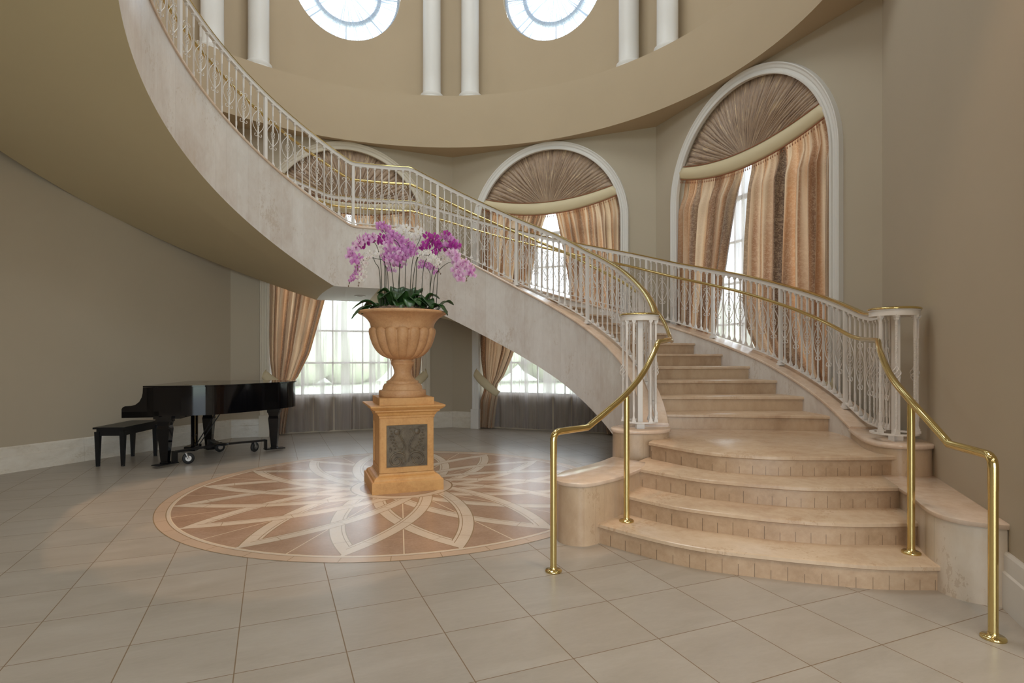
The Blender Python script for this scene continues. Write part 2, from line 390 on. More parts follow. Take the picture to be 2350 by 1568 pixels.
def fan_mat():
    m, nt, b = new_mat('fan_damask'); N = NT(nt)
    uv = N.n('ShaderNodeUVMap').outputs[0]; u, v, _ = N.sep(uv)   # u: angle
    st = N.noise(N.comb(u, N.m('MULTIPLY', v, .1), 0), 26, 3, .6)
    dam = N.noise(N.n('ShaderNodeTexCoord').outputs['Object'], 30, 3, .6, 2.0)
    col = N.ramp(st, [(.34, srgb(112, 88, 70)), (.48, srgb(176, 148, 120)), (.56, srgb(150, 128, 112)), (.66, srgb(216, 188, 150))])
    col = N.mix(N.m('MULTIPLY', N.m('GREATER_THAN', dam, .52), .3), col, srgb(150, 128, 112))
    N.link(col, b.inputs['Base Color']); b.inputs['Roughness'].default_value = .55; b.inputs['Sheen Weight'].default_value = .2
    return m
M['fan'] = fan_mat()
M['band'] = plain('cream_satin', srgb(216, 200, 164), .5)
M['fringe'] = plain('copper_fringe', srgb(150, 92, 62), .6)
m, nt, b = new_mat('window_glass'); nt.nodes.remove(b); N = NT(nt)
tr = N.n('ShaderNodeBsdfTransparent'); gl = N.n('ShaderNodeBsdfGlossy'); gl.inputs['Roughness'].default_value = .02
mx = N.n('ShaderNodeMixShader'); mx.inputs[0].default_value = .06; N.link(tr.outputs[0], mx.inputs[1]); N.link(gl.outputs[0], mx.inputs[2]); N.link(mx.outputs[0], nt.nodes['Material Output'].inputs[0])
M['glass'] = m
def stone(name, a, bcol, c, rough=.55, sc=6):
    m, nt, b = new_mat(name); N = NT(nt); co = N.coord()
    f = N.m('ADD', N.m('MULTIPLY', N.noise(co, sc, 5, .6, .5), .6), N.m('MULTIPLY', N.noise(co, sc*9, 4, .7), .4))
    N.link(N.ramp(f, [(.32, a), (.5, bcol), (.68, c)]), b.inputs['Base Color']); b.inputs['Roughness'].default_value = rough
    N.bump(N.noise(co, 70, 3), .1, .002, b); return m
M['urn'] = stone('terracotta_stone', srgb(176, 130, 88), srgb(198, 152, 108), srgb(210, 168, 126))
M['ped'] = stone('ochre_stone', srgb(186, 136, 78), srgb(208, 158, 98), srgb(216, 170, 110), .5, 4)
M['bronze'] = stone('bronze_relief', srgb(70, 62, 50), srgb(98, 88, 72), srgb(126, 114, 94), .42, 12)
M['moss'] = stone('dry_moss', srgb(70, 56, 44), srgb(110, 92, 76), srgb(150, 130, 110), .9, 20)
M['leaf'] = stone('orchid_leaf', srgb(30, 52, 26), srgb(44, 74, 34), srgb(66, 100, 50), .3, 6)
M['stem'] = plain('orchid_stem', srgb(52, 56, 34), .5)
def petal(name, edge, mid, core, rad=.03):
    m, nt, b = new_mat(name); N = NT(nt); out = nt.nodes['Material Output']; c = N.coord(); x, y, z = N.sep(c)
    r = N.m('SQRT', N.m('ADD', N.m('MULTIPLY', x, x), N.m('MULTIPLY', y, y)))
    f = N.m('DIVIDE', N.m('ADD', r, N.m('MULTIPLY', N.noise(c, 90, 2), .008)), rad)
    col = N.ramp(f, [(.12, core), (.45, mid), (1.0, edge)])
    N.link(col, b.inputs['Base Color']); b.inputs['Roughness'].default_value = .55
    t = N.n('ShaderNodeBsdfTranslucent'); N.link(col, t.inputs[0]); mx = N.n('ShaderNodeMixShader'); mx.inputs[0].default_value = .35
    N.link(b.outputs[0], mx.inputs[1]); N.link(t.outputs[0], mx.inputs[2]); N.link(mx.outputs[0], out.inputs[0]); return m
M['p_lilac'] = petal('lilac_petal', srgb(224, 160, 216), srgb(200, 104, 190), srgb(160, 50, 130))
M['p_pale'] = petal('pale_pink_petal', srgb(240, 206, 234), srgb(216, 140, 204), srgb(176, 60, 146))
M['p_magenta'] = petal('magenta_petal', srgb(190, 60, 170), srgb(168, 36, 148), srgb(110, 20, 100))
M['p_white'] = petal('white_petal', srgb(246, 242, 238), srgb(244, 240, 232), srgb(220, 200, 120))
M['p_spot'] = petal('spotted_petal', srgb(240, 230, 226), srgb(232, 208, 208), srgb(100, 40, 50), .026)
M['bud'] = plain('brown_bud', srgb(120, 92, 70), .6)

def with_uv(mb_rows, uvs, name, mat, parent=None):
    n, m = len(mb_rows), len(mb_rows[0]); vs = [p for r in mb_rows for p in r]; fs = []
    for i in range(n-1):
        for j in range(m-1): a = i*m+j; fs.append((a, a+1, a+m+1, a+m))
    me = bpy.data.meshes.new(name); me.from_pydata(vs, [], fs); me.update()
    uvl = me.uv_layers.new(name='UVMap'); fl = [u for r in uvs for u in r]
    for lp in me.loops: uvl.data[lp.index].uv = fl[lp.vertex_index]
    me.polygons.foreach_set('use_smooth', [True]*len(fs)); me.materials.append(mat)
    o = bpy.data.objects.new(name, me); COL.objects.link(o)
    if parent is not None: o.parent = parent; o.location = -Vector(parent.location)
    return o

# ------------------------------------------------------------------ shell of the rotunda
# floor slab and foyer floor
mb = MB(); mb.add([(-9, -7.2, 0), (9, -7.2, 0), (9, 13, 0), (-9, 13, 0)], [(0, 1, 2, 3)])
mb.build('floor', M['floor'])['kind'] = 'structure'
mb = MB(); n = 128; ring = [(CX+2.163*cos(2*pi*k/n), CY+2.163*sin(2*pi*k/n), .0015) for k in range(n)]
mb.add(ring, [tuple(range(n))]); o = mb.build('trim_medallion', M['medallion']); struct(o)
tag(o, 'round stone medallion of sixteen woven points inlaid in the floor')

ZTOP = 5.09; HALF = RV*sin(radians(22.5)); WO = 1.33; ZS = 3.65; SILL = .61; TH = .26
def wall_plain(name, az, ztop=ZTOP):
    mb = MB(); vs = [W(az, -HALF, 0, 0), W(az, HALF, 0, 0), W(az, HALF+.1, TH, 0), W(az, -HALF-.1, TH, 0)]
    mb.prism([(v[0], v[1]) for v in vs], -.02, ztop); o = mb.build(name, M['wall']); recalc(o); return struct(o)
def wall_arched(name, az):
    mb = MB(); n = 48
    arc = [(-WO, 0.0)] + [(-WO, ZS)] + [(-WO*cos(pi*k/n), ZS+WO*sin(pi*k/n)) for k in range(1, n)] + [(WO, ZS), (WO, 0.0)]
    # front face: side strips and strips above the arch
    def q(a, b, c, d, off=0): mb.add([W(az, p[0], off, p[1]) for p in (a, b, c, d)], [(0, 1, 2, 3)])
    q((-HALF, 0), (-WO, 0), (-WO, ZS), (-HALF, ZS)); q((WO, 0), (HALF, 0), (HALF, ZS), (WO, ZS))
    q((-HALF, ZS), (-WO, ZS), (-WO, ZTOP), (-HALF, ZTOP)); q((WO, ZS), (HALF, ZS), (HALF, ZTOP), (WO, ZTOP))
    top = [(-WO*cos(pi*k/n), ZS+WO*sin(pi*k/n)) for k in range(n+1)]
    for a, b in zip(top, top[1:]): q(a, b, (b[0], ZTOP), (a[0], ZTOP))
    # reveals
    for a, b in zip(arc, arc[1:]):
        mb.add([W(az, a[0], 0, a[1]), W(az, b[0], 0, b[1]), W(az, b[0], TH, b[1]), W(az, a[0], TH, a[1])], [(0, 1, 2, 3)])
    # apron below the sill, and outer skin so that no light leaks round
    q((-WO, 0), (WO, 0), (WO, SILL), (-WO, SILL), TH-.06)
    mb.add([W(az, -WO, TH-.06, SILL), W(az, WO, TH-.06, SILL), W(az, WO, TH+.04, SILL), W(az, -WO, TH+.04, SILL)], [(0, 1, 2, 3)])
    for s0, s1, z0, z1 in ((-HALF-.12, -WO, -.02, ZTOP), (WO, HALF+.12, -.02, ZTOP), (-WO, WO, -.02, SILL)):
        q((s0, z0), (s1, z0), (s1, z1), (s0, z1), TH)
    for a, b in zip(top, top[1:]): q(a, b, (b[0], ZTOP), (a[0], ZTOP), TH)
    return struct(mb.build(name, M['wall']))
wall_arched('wall_rear_left', -22.5); wall_arched('wall_rear_right', 22.5); wall_arched('wall_right', 67.5)
wall_plain('wall_left', -67.5); wall_plain('wall_front_right', 112.5); wall_plain('wall_front_left', -112.5)

def sweep_wall(az, path, prof, closed=False):
    """profile (lateral outwards from path, proud of wall) swept along a path of (s,z,ns,nz)"""
    rows = []
    for (s, z, ns, nz) in path:
        rows.append([W(az, s+ns*a, -d, z+nz*a) for a, d in prof])
    return rows
TPROF = [(0, 0), (0, .05), (.015, .055), (.03, .055), (.036, .035), (.06, .035), (.075, .045), (.10, .05), (.118, .062), (.130, .062), (.135, .03), (.14, 0)]
for i, az in enumerate((-22.5, 22.5, 67.5)):
    R0 = WO-.02; n = 56
    path = [(-R0, .36, -1, 0), (-R0, ZS, -1, 0)] + [(-R0*cos(pi*k/n), ZS+R0*sin(pi*k/n), -cos(pi*k/n), sin(pi*k/n)) for k in range(1, n)] + [(R0, ZS, 1, 0), (R0, .36, 1, 0)]
    mb = MB(); mb.grid(sweep_wall(az, path, TPROF), False)
    for sg in (-1, 1):     # plinth blocks
        c = W(az, sg*(R0+.07), -.035, .18); mb.box(c, (.16, .09, .36), -radians(az))
    struct(mb.build('trim_%d' % (i+1), M['cream'] if i == 0 else M['white']))
    # window: outer frame, bars, glass
    fr = MB(); D = TH-.03
    R1 = WO-.005; R2 = WO-.07
    op = [(-R1, SILL)] + [(-R1*cos(pi*k/n), ZS+R1*sin(pi*k/n)) for k in range(n+1)] + [(R1, SILL)]
    ip = [(-R2, SILL+.06)] + [(-R2*cos(pi*k/n), ZS+R2*sin(pi*k/n)) for k in range(n+1)] + [(R2, SILL+.06)]
    rows = [[W(az, a[0], D, a[1]), W(az, b_[0], D, b_[1]), W(az, b_[0], D+.05, b_[1]), W(az, a[0], D+.05, a[1])] for a, b_ in zip(op, ip)]
    fr.grid(rows, False, closed_u=True)
    def bar(s0, z0, s1, z1, wd=.022):
        c = W(az, (s0+s1)/2, D+.025, (z0+z1)/2)
        if s0 == s1: fr.box(c, (wd, .04, abs(z1-z0)), -radians(az))
        else: fr.box(c, (abs(s1-s0), .04, wd), -radians(az))
    bar(-R2, SILL+.03, R2, SILL+.03, .06)
    for s in (-.78, -.26, .26, .78): bar(s, SILL, s, ZS+sqrt(R2*R2-s*s))
    for z in (1.22, 1.79, 2.37, 2.95, 3.55): bar(-R2, z, R2, z, .03 if z < 3.5 else .06)
    wf = struct(fr.build('window_%d' % (i+1), M['white']))
    g = MB(); gp = [W(az, a[0], D+.03, a[1]) for a in ip]; g.add(gp, [tuple(range(len(gp)))])
    g.build('glass_pane', M['glass'], wf)

# baseboards (travertine) ---------------------------------------------------------
BP = [(0, .30), (.012, .30), (.02, .285), (.02, .20), (.028, .19), (.028, 0), (0, 0)]
def baseboard(name, az, s0, s1, mat=None, hh=1.0):
    mb = MB(); k = math.tan(radians(22.5))
    rows = [[W(az, s+(d*k if s < 0 and s < -HALF+.01 else (-d*k if s > HALF-.01 else 0)), -d, z*hh) for d, z in BP] for s in (s0, s1)]
    mb.grid(rows, False); 
    for r, f in ((rows[0], False), (rows[1], True)): mb.add(r, [tuple(range(len(r)))[::-1 if f else 1]])
    return struct(mb.build(name, mat or M['base']))
baseboard('baseboard_left', -67.5, -HALF, HALF, hh=1.0)
baseboard('baseboard_rear_left', -22.5, -HALF, -1.46); baseboard('baseboard_rear_centre', -22.5, 1.46, HALF)
baseboard('baseboard_rear', 22.5, -HALF, -1.46); baseboard('baseboard_rear_right', 22.5, 1.46, HALF)
baseboard('baseboard_right', 67.5, -HALF, -1.46); baseboard('baseboard_front_left', -112.5, -HALF, HALF)
baseboard('baseboard_front_right', 112.5, 1.0, HALF, M['white'])

# ring ceiling, drum and upper storey -----------------------------------------------
n = 160; RD = 4.40; ZL = 6.02; RU = 4.9; ZU = 10.4
mb = MB(); rows = [[P(360*k/n, RD, ZTOP) for k in range(n)], [P(360*k/n, 5.25, ZTOP) for k in range(n)]]
mb.grid(rows, False, closed_u=True); mb.add([(-6.7, -7, ZTOP+.002), (5.3, -7, ZTOP+.002), (5.3, 1.6, ZTOP+.002), (-6.7, 1.6, ZTOP+.002)], [(0, 1, 2, 3)]); mb.add([(2.2, 1.6, ZTOP+.003), (5.3, 1.6, ZTOP+.003), (5.3, 2.6, ZTOP+.003), (2.2, 2.6, ZTOP+.003), (-6.7, 1.6, ZTOP+.003), (-4.2, 1.6, ZTOP+.003), (-4.2, 2.6, ZTOP+.003), (-6.7, 2.6, ZTOP+.003)], [(0, 1, 2, 3), (4, 5, 6, 7)]); struct(mb.build('ceiling', M['drum']))
mb = MB(); mb.grid([[P(360*k/n, RD, ZTOP) for k in range(n)], [P(360*k/n, RD, ZL) for k in range(n)]], True, closed_u=True)
o = mb.build('wall_drum', M['drum']); struct(o)
mb = MB(); mb.grid([[P(360*k/n, RD, ZL) for k in range(n)], [P(360*k/n, RU+.1, ZL) for k in range(n)]], False, closed_u=True)
struct(mb.build('trim_ledge', M['drum']))
mb = MB(); RWN = .96; ZW = 8.06
for k in range(8):
    a0 = 22.5+45*k; hs = radians(22.5)*RU; N_ = 64; rows = []
    circ = [(RWN*cos(2*pi*j/N_), RWN*sin(2*pi*j/N_)) for j in range(N_)]
    outr = []
    for (cx_, cz_) in circ:
        tx = hs/abs(cx_) if abs(cx_) > 1e-6 else 1e9
        tz = ((ZU-ZW) if cz_ > 0 else (ZW-ZL))/abs(cz_) if abs(cz_) > 1e-6 else 1e9
        t = min(tx, tz); outr.append((cx_*t, cz_*t))
    # snap the nearest samples onto the corners so that the rectangle is filled
    for ccx, ccz in ((hs, ZU-ZW), (-hs, ZU-ZW), (-hs, ZL-ZW), (hs, ZL-ZW)):
        j = min(range(N_), key=lambda q: (outr[q][0]-ccx)**2+(outr[q][1]-ccz)**2); outr[j] = (ccx, ccz)
    for q in range(9):
        t = q/8
        rows.append([P(a0+degrees(lerp(c[0], d[0], t)/RU), RU, ZW+lerp(c[1], d[1], t)) for c, d in zip(circ, outr)])
    mb.grid(rows, True, closed_u=True)
    mb.grid([[P(a0+degrees(c[0]/RU), RU, ZW+c[1]) for c in circ], [P(a0+degrees(c[0]/RU), RU+.22, ZW+c[1]) for c in circ]], True, closed_u=True)
struct(mb.build('wall_upper', M['drum']))
mb = MB(); mb.grid([[P(360*k/n, r_, z_) for k in range(n)] for r_, z_ in ((RU, ZU), (RU-.5, ZU+.25), (3.0, ZU+.8), (1.2, ZU+1.1), (.01, ZU+1.15))], True, closed_u=True)
struct(mb.build('ceiling_dome', M['drum']))
for i, az in enumerate((-22.5, 22.5, 67.5, 112.5, 157.5, 202.5, 247.5, 292.5)):
    fr = MB(); N_ = 64
    def U(s, dz, off): return P(az+degrees(s/RU), RU+off, ZW+dz)
    for r0, r1 in ((.90, .955), (.55, .62)):
        rows = [[U(r0*cos(2*pi*j/N_), r0*sin(2*pi*j/N_), .14), U(r1*cos(2*pi*j/N_), r1*sin(2*pi*j/N_), .14), U(r1*cos(2*pi*j/N_), r1*sin(2*pi*j/N_), .2), U(r0*cos(2*pi*j/N_), r0*sin(2*pi*j/N_), .2)] for j in range(N_)]
        fr.grid(rows, False, closed_u=True, closed_v=True)
    for j in range(8):
        a = pi*j/4; fr.tube([U(.61*cos(a), .61*sin(a), .17), U(.92*cos(a), .92*sin(a), .17)], .012, 6)
    wf = struct(fr.build('window_%d' % (i+4), M['white']))
    g = MB(); g.add([U(.91*cos(2*pi*j/N_), .91*sin(2*pi*j/N_), .175) for j in range(N_)], [tuple(range(N_))]); g.build('glass_pane', M['glass'], wf)
    if i < 2:      # gathered sunburst sheer
        rows = []; rnd = random.Random(i)
        NN = 260; ph = [rnd.uniform(-1, 1) for _ in range(NN)]
        for q in range(8):
            r = .94*(1-q/7)+.03*(q/7)
            rows.append([U(r*cos(2*pi*j/NN), r*sin(2*pi*j/NN), .09+.018*ph[j]*(.3+.7*r)) for j in range(NN)])
        rows = [r_+[r_[0]] for r_ in rows]; o = with_uv(rows, [[(j/NN*2*pi, q/7) for j in range(NN+1)] for q in range(8)], 'sunburst_sheer', M['sheer_disc'])
        tag(o, ['white gathered sunburst sheer filling the left round upper window', 'white gathered sunburst sheer filling the right round upper window'][i], 'curtain', 'sunburst sheers in the round windows')

# columns on the ledge -----------------------------------------------------------------
def column_mesh():
    mb = MB()
    prof = [(.215, 0), (.215, .05), (.20, .06), (.212, .09), (.205, .12), (.178, .135), (.172, .15), (.165, .16), (.163, .5), (.163, 1.6), (.150, 4.0), (.15, 4.02), (.17, 4.05), (.20, 4.15), (.21, 4.18), (.21, 4.38)]
    mb.lathe(prof, n=40); return mb
colproto = None
names = {(-45, -1): 'left column of the pair behind the upper stair railing', (-45, 1): 'white column standing left of the left round window',
         (0, -1): 'left column of the central pair between the round windows', (0, 1): 'right column of the central pair between the round windows',
         (45, -1): 'left column of the pair right of the right round window', (45, 1): 'rightmost white column above the tall arched window'}
for pa in (-45, 0, 45):
    for sg in (-1, 1):
        x, y, _ = P(pa+sg*4.33, 4.68)
        if colproto is None:
            o = column_mesh().build('column', M['white']); weld_smooth(o, 40); colproto = o
        else:
            o = colproto.copy(); COL.objects.link(o)
        o.location = (x, y, ZL); tag(o, 'smooth white round ' + names[(pa, sg)] if 'white' not in names[(pa, sg)] else 'smooth ' + names[(pa, sg)], 'column', 'white columns on the ledge')

# foyer behind the camera ----------------------------------------------------------------
def quadwall(name, a, b, z0, z1, m=None):
    mb = MB(); d = Vector((b[0]-a[0], b[1]-a[1])); d.normalize(); nrm = Vector((d.y, -d.x))*.15
    mb.prism([(a[0], a[1]), (b[0], b[1]), (b[0]+nrm.x, b[1]+nrm.y), (a[0]+nrm.x, a[1]+nrm.y)], z0, z1); o = mb.build(name, m or M['wall']); recalc(o); return struct(o)
vr = P(135, RV); vl = P(-135, RV)
quadwall('wall_foyer_right', (5.0, -6.8), (5.0, 2.4), 0, ZTOP); quadwall('wall_foyer_return_right', (5.2, 2.36), (vr[0], 2.36), 0, ZTOP)
quadwall('wall_foyer_left', (-6.5, 2.4), (-6.5, -6.8), 0, ZTOP); quadwall('wall_foyer_return_left', (vl[0], 2.36), (-6.6, 2.36), 0, ZTOP)
quadwall('wall_back_left', (-6.5, -6.8), (-3.2, -6.8), 0, ZTOP); quadwall('wall_back_right', (3.8, -6.8), (5.0, -6.8), 0, ZTOP); quadwall('wall_back_top', (-3.2, -6.8), (3.8, -6.8), 4.2, ZTOP)

# outside: lawn and hedge ---------------------------------------------------------------
m, nt, b = new_mat('lawn_grass'); N = NT(nt); N.link(N.ramp(N.noise(N.coord(), .8, 5), [(.3, srgb(204, 210, 186)), (.7, srgb(222, 224, 206))]), b.inputs['Base Color']); b.inputs['Roughness'].default_value = .9  # grass colour lightened so the ground bounces daylight up under the stair
mb = MB(); n = 64; mb.grid([[P(360*k/n, 5.3, -.12) for k in range(n)], [P(360*k/n, 70, -.12) for k in range(n)]], False, closed_u=True)
tag(mb.build('lawn', m), 'green lawn outside the tall windows', 'grass', kind='stuff')
mb = MB(); rnd = random.Random(3)
for k in range(60):
    az = rnd.uniform(-60, 80); r = rnd.uniform(22, 30); x, y, _ = P(az, r); s = rnd.uniform(1.2, 2.6)
    mb.lathe([(.02, -.3)]+[(s*sin(pi*q/8)*rnd.uniform(.85, 1.1), s*.9-s*1.0*cos(pi*q/8)) for q in range(1, 8)]+[(.02, s*1.9)], (x, y), 12)
tag(mb.build('hedge', m), 'pale green shrubbery far outside behind the sheer curtains', 'hedge', kind='stuff')

# ------------------------------------------------------------------ staircase
ZC = [(-150, 3.14+.0238*122.5), (-27.5, 3.14), (-7.5, 3.14), (12, 2.67), (31, 2.24), (52.5, 1.785), (76.5, 1.255), (90.3, .905), (96, .755), (99, .672), (101, .648), (125, .648)]
ZR = [(-150, 4.09+.0234*122.5), (-27.2, 4.09), (-8.2, 4.10), (0, 3.92), (15, 3.58), (28, 3.29), (43.6, 2.96), (55, 2.69), (70, 2.38), (81, 2.13), (89, 1.95), (99, 1.72), (103, 1.68), (125, 1.68)]
def smoothed(tab, wdt=1.2):
    return lambda az: (interp(tab, az-wdt)+interp(tab, az)+interp(tab, az+wdt))/3
zc = smoothed(ZC, 1.0); zr = smoothed(ZR, .8)
def zb(az, r):
    k = max(0, min(1, (r-2.42)/(4.5-2.42)))
    a0 = lerp(-33.5, -29.5, k); sl = lerp(.0245, .0236, k)
    if az < a0: return 2.305+sl*(a0-az)
    return interp([(-18.5, 2.305), (-8, 2.15), (4.5, 1.9), (28.2, 1.4), (46.9, 1.0), (63.8, .6), (73, .39), (90, .0)], az)
RI0, RI1, RO0, RO1 = 2.42, 2.63, 4.25, 4.50
AZT = -138
stair = thing('staircase', 'curved travertine staircase sweeping up from the right around the hall to the upper left', 'staircase', (1.9, 4.3, 0))
def part(mb, name, mat, label=None, sm=True, ang=35):
    o = mb.build(name, mat, stair); o.location = -Vector(stair.location)
    if sm: weld_smooth(o, ang)
    if label: o['label'] = label
    return o
def arc_range(a, b, step=1.0):
    n = max(1, int(abs(b-a)/step)); return [lerp(a, b, i/n) for i in range(n+1)]
# stringers: inner wall and outer wall
for nm, r0, r1, aend in (('inner_stringer', RI0, RI1, 100), ('outer_stringer', RO0, RO1, 100)):
    mb = MB(); rows = []
    for az in arc_range(AZT, aend, 1.0):
        zt = zc(az); zl = max(0.0, min(zb(az, r0), zt-.05)) if az < 90 else 0.0; zl1 = max(0.0, zb(az, r1)) if az < 90 else 0.0
        e0, e1 = (0.0, .04) if nm[0] == 'i' else (.04, 0.0)
        rows.append([P(az, r0, zl+(e0 if zl > 0 else 0)), P(az, r0, zt), P(az, r1, zt), P(az, r1, zl1+(e1 if zl1 > 0 else 0))])
    mb.grid(rows, True, closed_u=True); mb.add(rows[-1], [(0, 1, 2, 3)]); mb.add(rows[0], [(3, 2, 1, 0)])
    part(mb, nm, M['stringer'])
# soffit
RS = (RI0, 2.9, 3.4, 3.9, RO1+.04)
def kink(r): return lerp(-33.5, -29.5, max(0, min(1, (r-2.42)/2.08)))
for nm, fa, fb_, n_, mt, lb in (('upper_soffit', lambda r: AZT, kink, 60, M['soffit'], 'smooth tan painted underside of the upper flight'),
                              ('landing_soffit', kink, lambda r: -18.5, 10, M['soffit_lit'], 'flat underside of the landing, coloured lighter as lit by the windows'),
                              ('lower_soffit', lambda r: -18.5, lambda r: 89.5, 72, M['soffit'], 'tan painted underside of the lower flight')):
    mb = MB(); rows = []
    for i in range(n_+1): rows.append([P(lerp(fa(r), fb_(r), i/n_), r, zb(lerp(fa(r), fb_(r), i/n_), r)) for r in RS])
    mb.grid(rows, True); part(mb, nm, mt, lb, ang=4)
# caps along stringers with bullnose, ending in round newel pedestals
def cap_rows(r0, r1, az, z):
    o_ = .018; t = .032
    return [P(az, r0-o_+.006, z), P(az, r0-o_, z+.008), P(az, r0-o_, z+t-.008), P(az, r0-o_+.006, z+t), P(az, r1+o_-.006, z+t), P(az, r1+o_, z+t-.008), P(az, r1+o_, z+.008), P(az, r1+o_-.006, z)]
def offset_poly(poly, d):
    out = []; n = len(poly)
    for i in range(n):
        a, b_, c = poly[i-1], poly[i], poly[(i+1) % n]
        t = (b_-a).normalized()+(c-b_).normalized()
        if t.length < 1e-6: t = (c-b_)
        t.normalize(); out.append(b_+Vector((t.y, -t.x))*d)
    return out
NW_I = Vector((1.155, 5.165)); NW_O = Vector((2.965, 4.42)); NR = .235
for nm, r0, r1, aend in (('inner_cap', RI0, RI1, 99.5), ('outer_cap', RO0, RO1, 99.5)):
    mb = MB(); rows = [cap_rows(r0, r1, az, zc(az)) for az in arc_range(AZT, aend, 1.0)]
    mb.grid(rows, True, closed_u=True); mb.add(rows[-1], [tuple(range(8))]); mb.add(rows[0], [tuple(range(8))[::-1]])
    part(mb, nm, M['cap'])
def newel_outline(c, r, az0, r0, r1, inner):
    pts = []
    a = Vector(P(az0, r0)[:2]); b_ = Vector(P(az0, r1)[:2])
    # walk round the front of the circle from the r0 side to the r1 side
    th0 = atan2((a-c).y, (a-c).x); th1 = atan2((b_-c).y, (b_-c).x)
    while th1 < th0: th1 += 2*pi
    # choose the way that passes the front (-Y)
    pts.append(a)
    for k in range(29):
        th = lerp(th0+.25, th1-.25, k/28); pts.append(c+Vector((cos(th), sin(th)))*r)
    pts.append(b_); return pts
NI = [P(99, RI1), (1.46, 5.30), (1.40, 5.13), (1.28, 5.035), (1.12, 5.005), (1.0, 5.04), (.93, 5.14), (.93, 5.26), (1.0, 5.38), (1.12, 5.45), P(99, RI0)]
NO = [P(99, RO0), (2.96, 4.90), (2.86, 4.66), (2.795, 4.46), (2.79, 4.31), (2.86, 4.215), (2.98, 4.185), (3.10, 4.215), (3.17, 4.30), (3.19, 4.45), (3.24, 4.75), P(99, RO1)]
for nm, pts in (('inner_newel_pedestal', NI[::-1]), ('outer_newel_pedestal', NO)):
    poly = [Vector((p.x, p.y)) for p in catmull([(a[0], a[1], 0) for a in pts], 5)]
    mb = MB(); mb.prism(poly, 0, .650, True); part(mb, nm, M['warm_panel'], ang=40)
    op = offset_poly(poly, .018); op2 = offset_poly(poly, .010)
    mb = MB(); mb.grid([[(p.x, p.y, z) for p in q] for q, z in ((op2, .648), (op, .655), (op, .675), (op2, .682))], True, closed_u=True)
    mb.add([(p.x, p.y, .682) for p in op2], [tuple(range(len(op2)))]); part(mb, nm.replace('pedestal', 'cap'), M['cap'], ang=50)
# steps ----------------------------------------------------------------------------
def zstep(k): return .149*k if k <= 4 else .595+.154*(k-4)
def flight_step(k, azi, azo, azi2, azo2, z0, z1):
    mb = MB(); m = 8
    fr = [P(lerp(azi, azo, i/m), lerp(RI1-.01, RO0+.01, i/m)) for i in range(m+1)]
    bk = [P(lerp(azi2, azo2, i/m), lerp(RI1-.01, RO0+.01, i/m)) for i in range(m+1)]
    def sh(p, q, d):   # move p away from q horizontally by d
        v = Vector((p[0]-q[0], p[1]-q[1])); v.normalize(); return (p[0]+v.x*d, p[1]+v.y*d)
    nose = [sh(p, q, .028) for p, q in zip(fr, bk)]; nose2 = [sh(p, q, .018) for p, q in zip(fr, bk)]
    back = [sh(q, p, .05) for p, q in zip(fr, bk)]
    mb.prism([(p[0], p[1]) for p in fr]+[(p[0], p[1]) for p in reversed(back)], z1-.20, z1-.03)
    o = mb.build('riser', M['riser_plain'], stair); o.location = -Vector(stair.location); recalc(o)
    t = MB(); rows = []
    for zz, ps in ((z1-.034, nose2), (z1-.028, nose), (z1-.008, nose), (z1, nose2)): rows.append([(p[0], p[1], zz) for p in ps])
    t.grid(rows, True); t.add(rows[-1]+[(p[0], p[1], z1) for p in reversed(back)], [tuple(range(2*(m+1)))]); t.add(rows[0]+[(p[0], p[1], z1-.034) for p in reversed(back)], [tuple(range(2*(m+1)))])
    o = t.build('tread', M['tread'], stair); o.location = -Vector(stair.location); weld_smooth(o, 50)
aI = lambda k: 90.5-6.65*(k-5)*1.01; aO = lambda k: 93-6.65*(k-5)
for k in range(5, 21):
    if k == 20: flight_step(k, aI(20), aO(20), -29.5, -29.5, 0, zstep(20))
    else: flight_step(k, aI(k), aO(k), aI(k+1), aO(k+1), 0, zstep(k))
for j in range(1, 18):
    a = -28-6.35*(j-1); flight_step(20+j, a, a, a-6.35, a-6.35, 0, zstep(20)+.150*j)
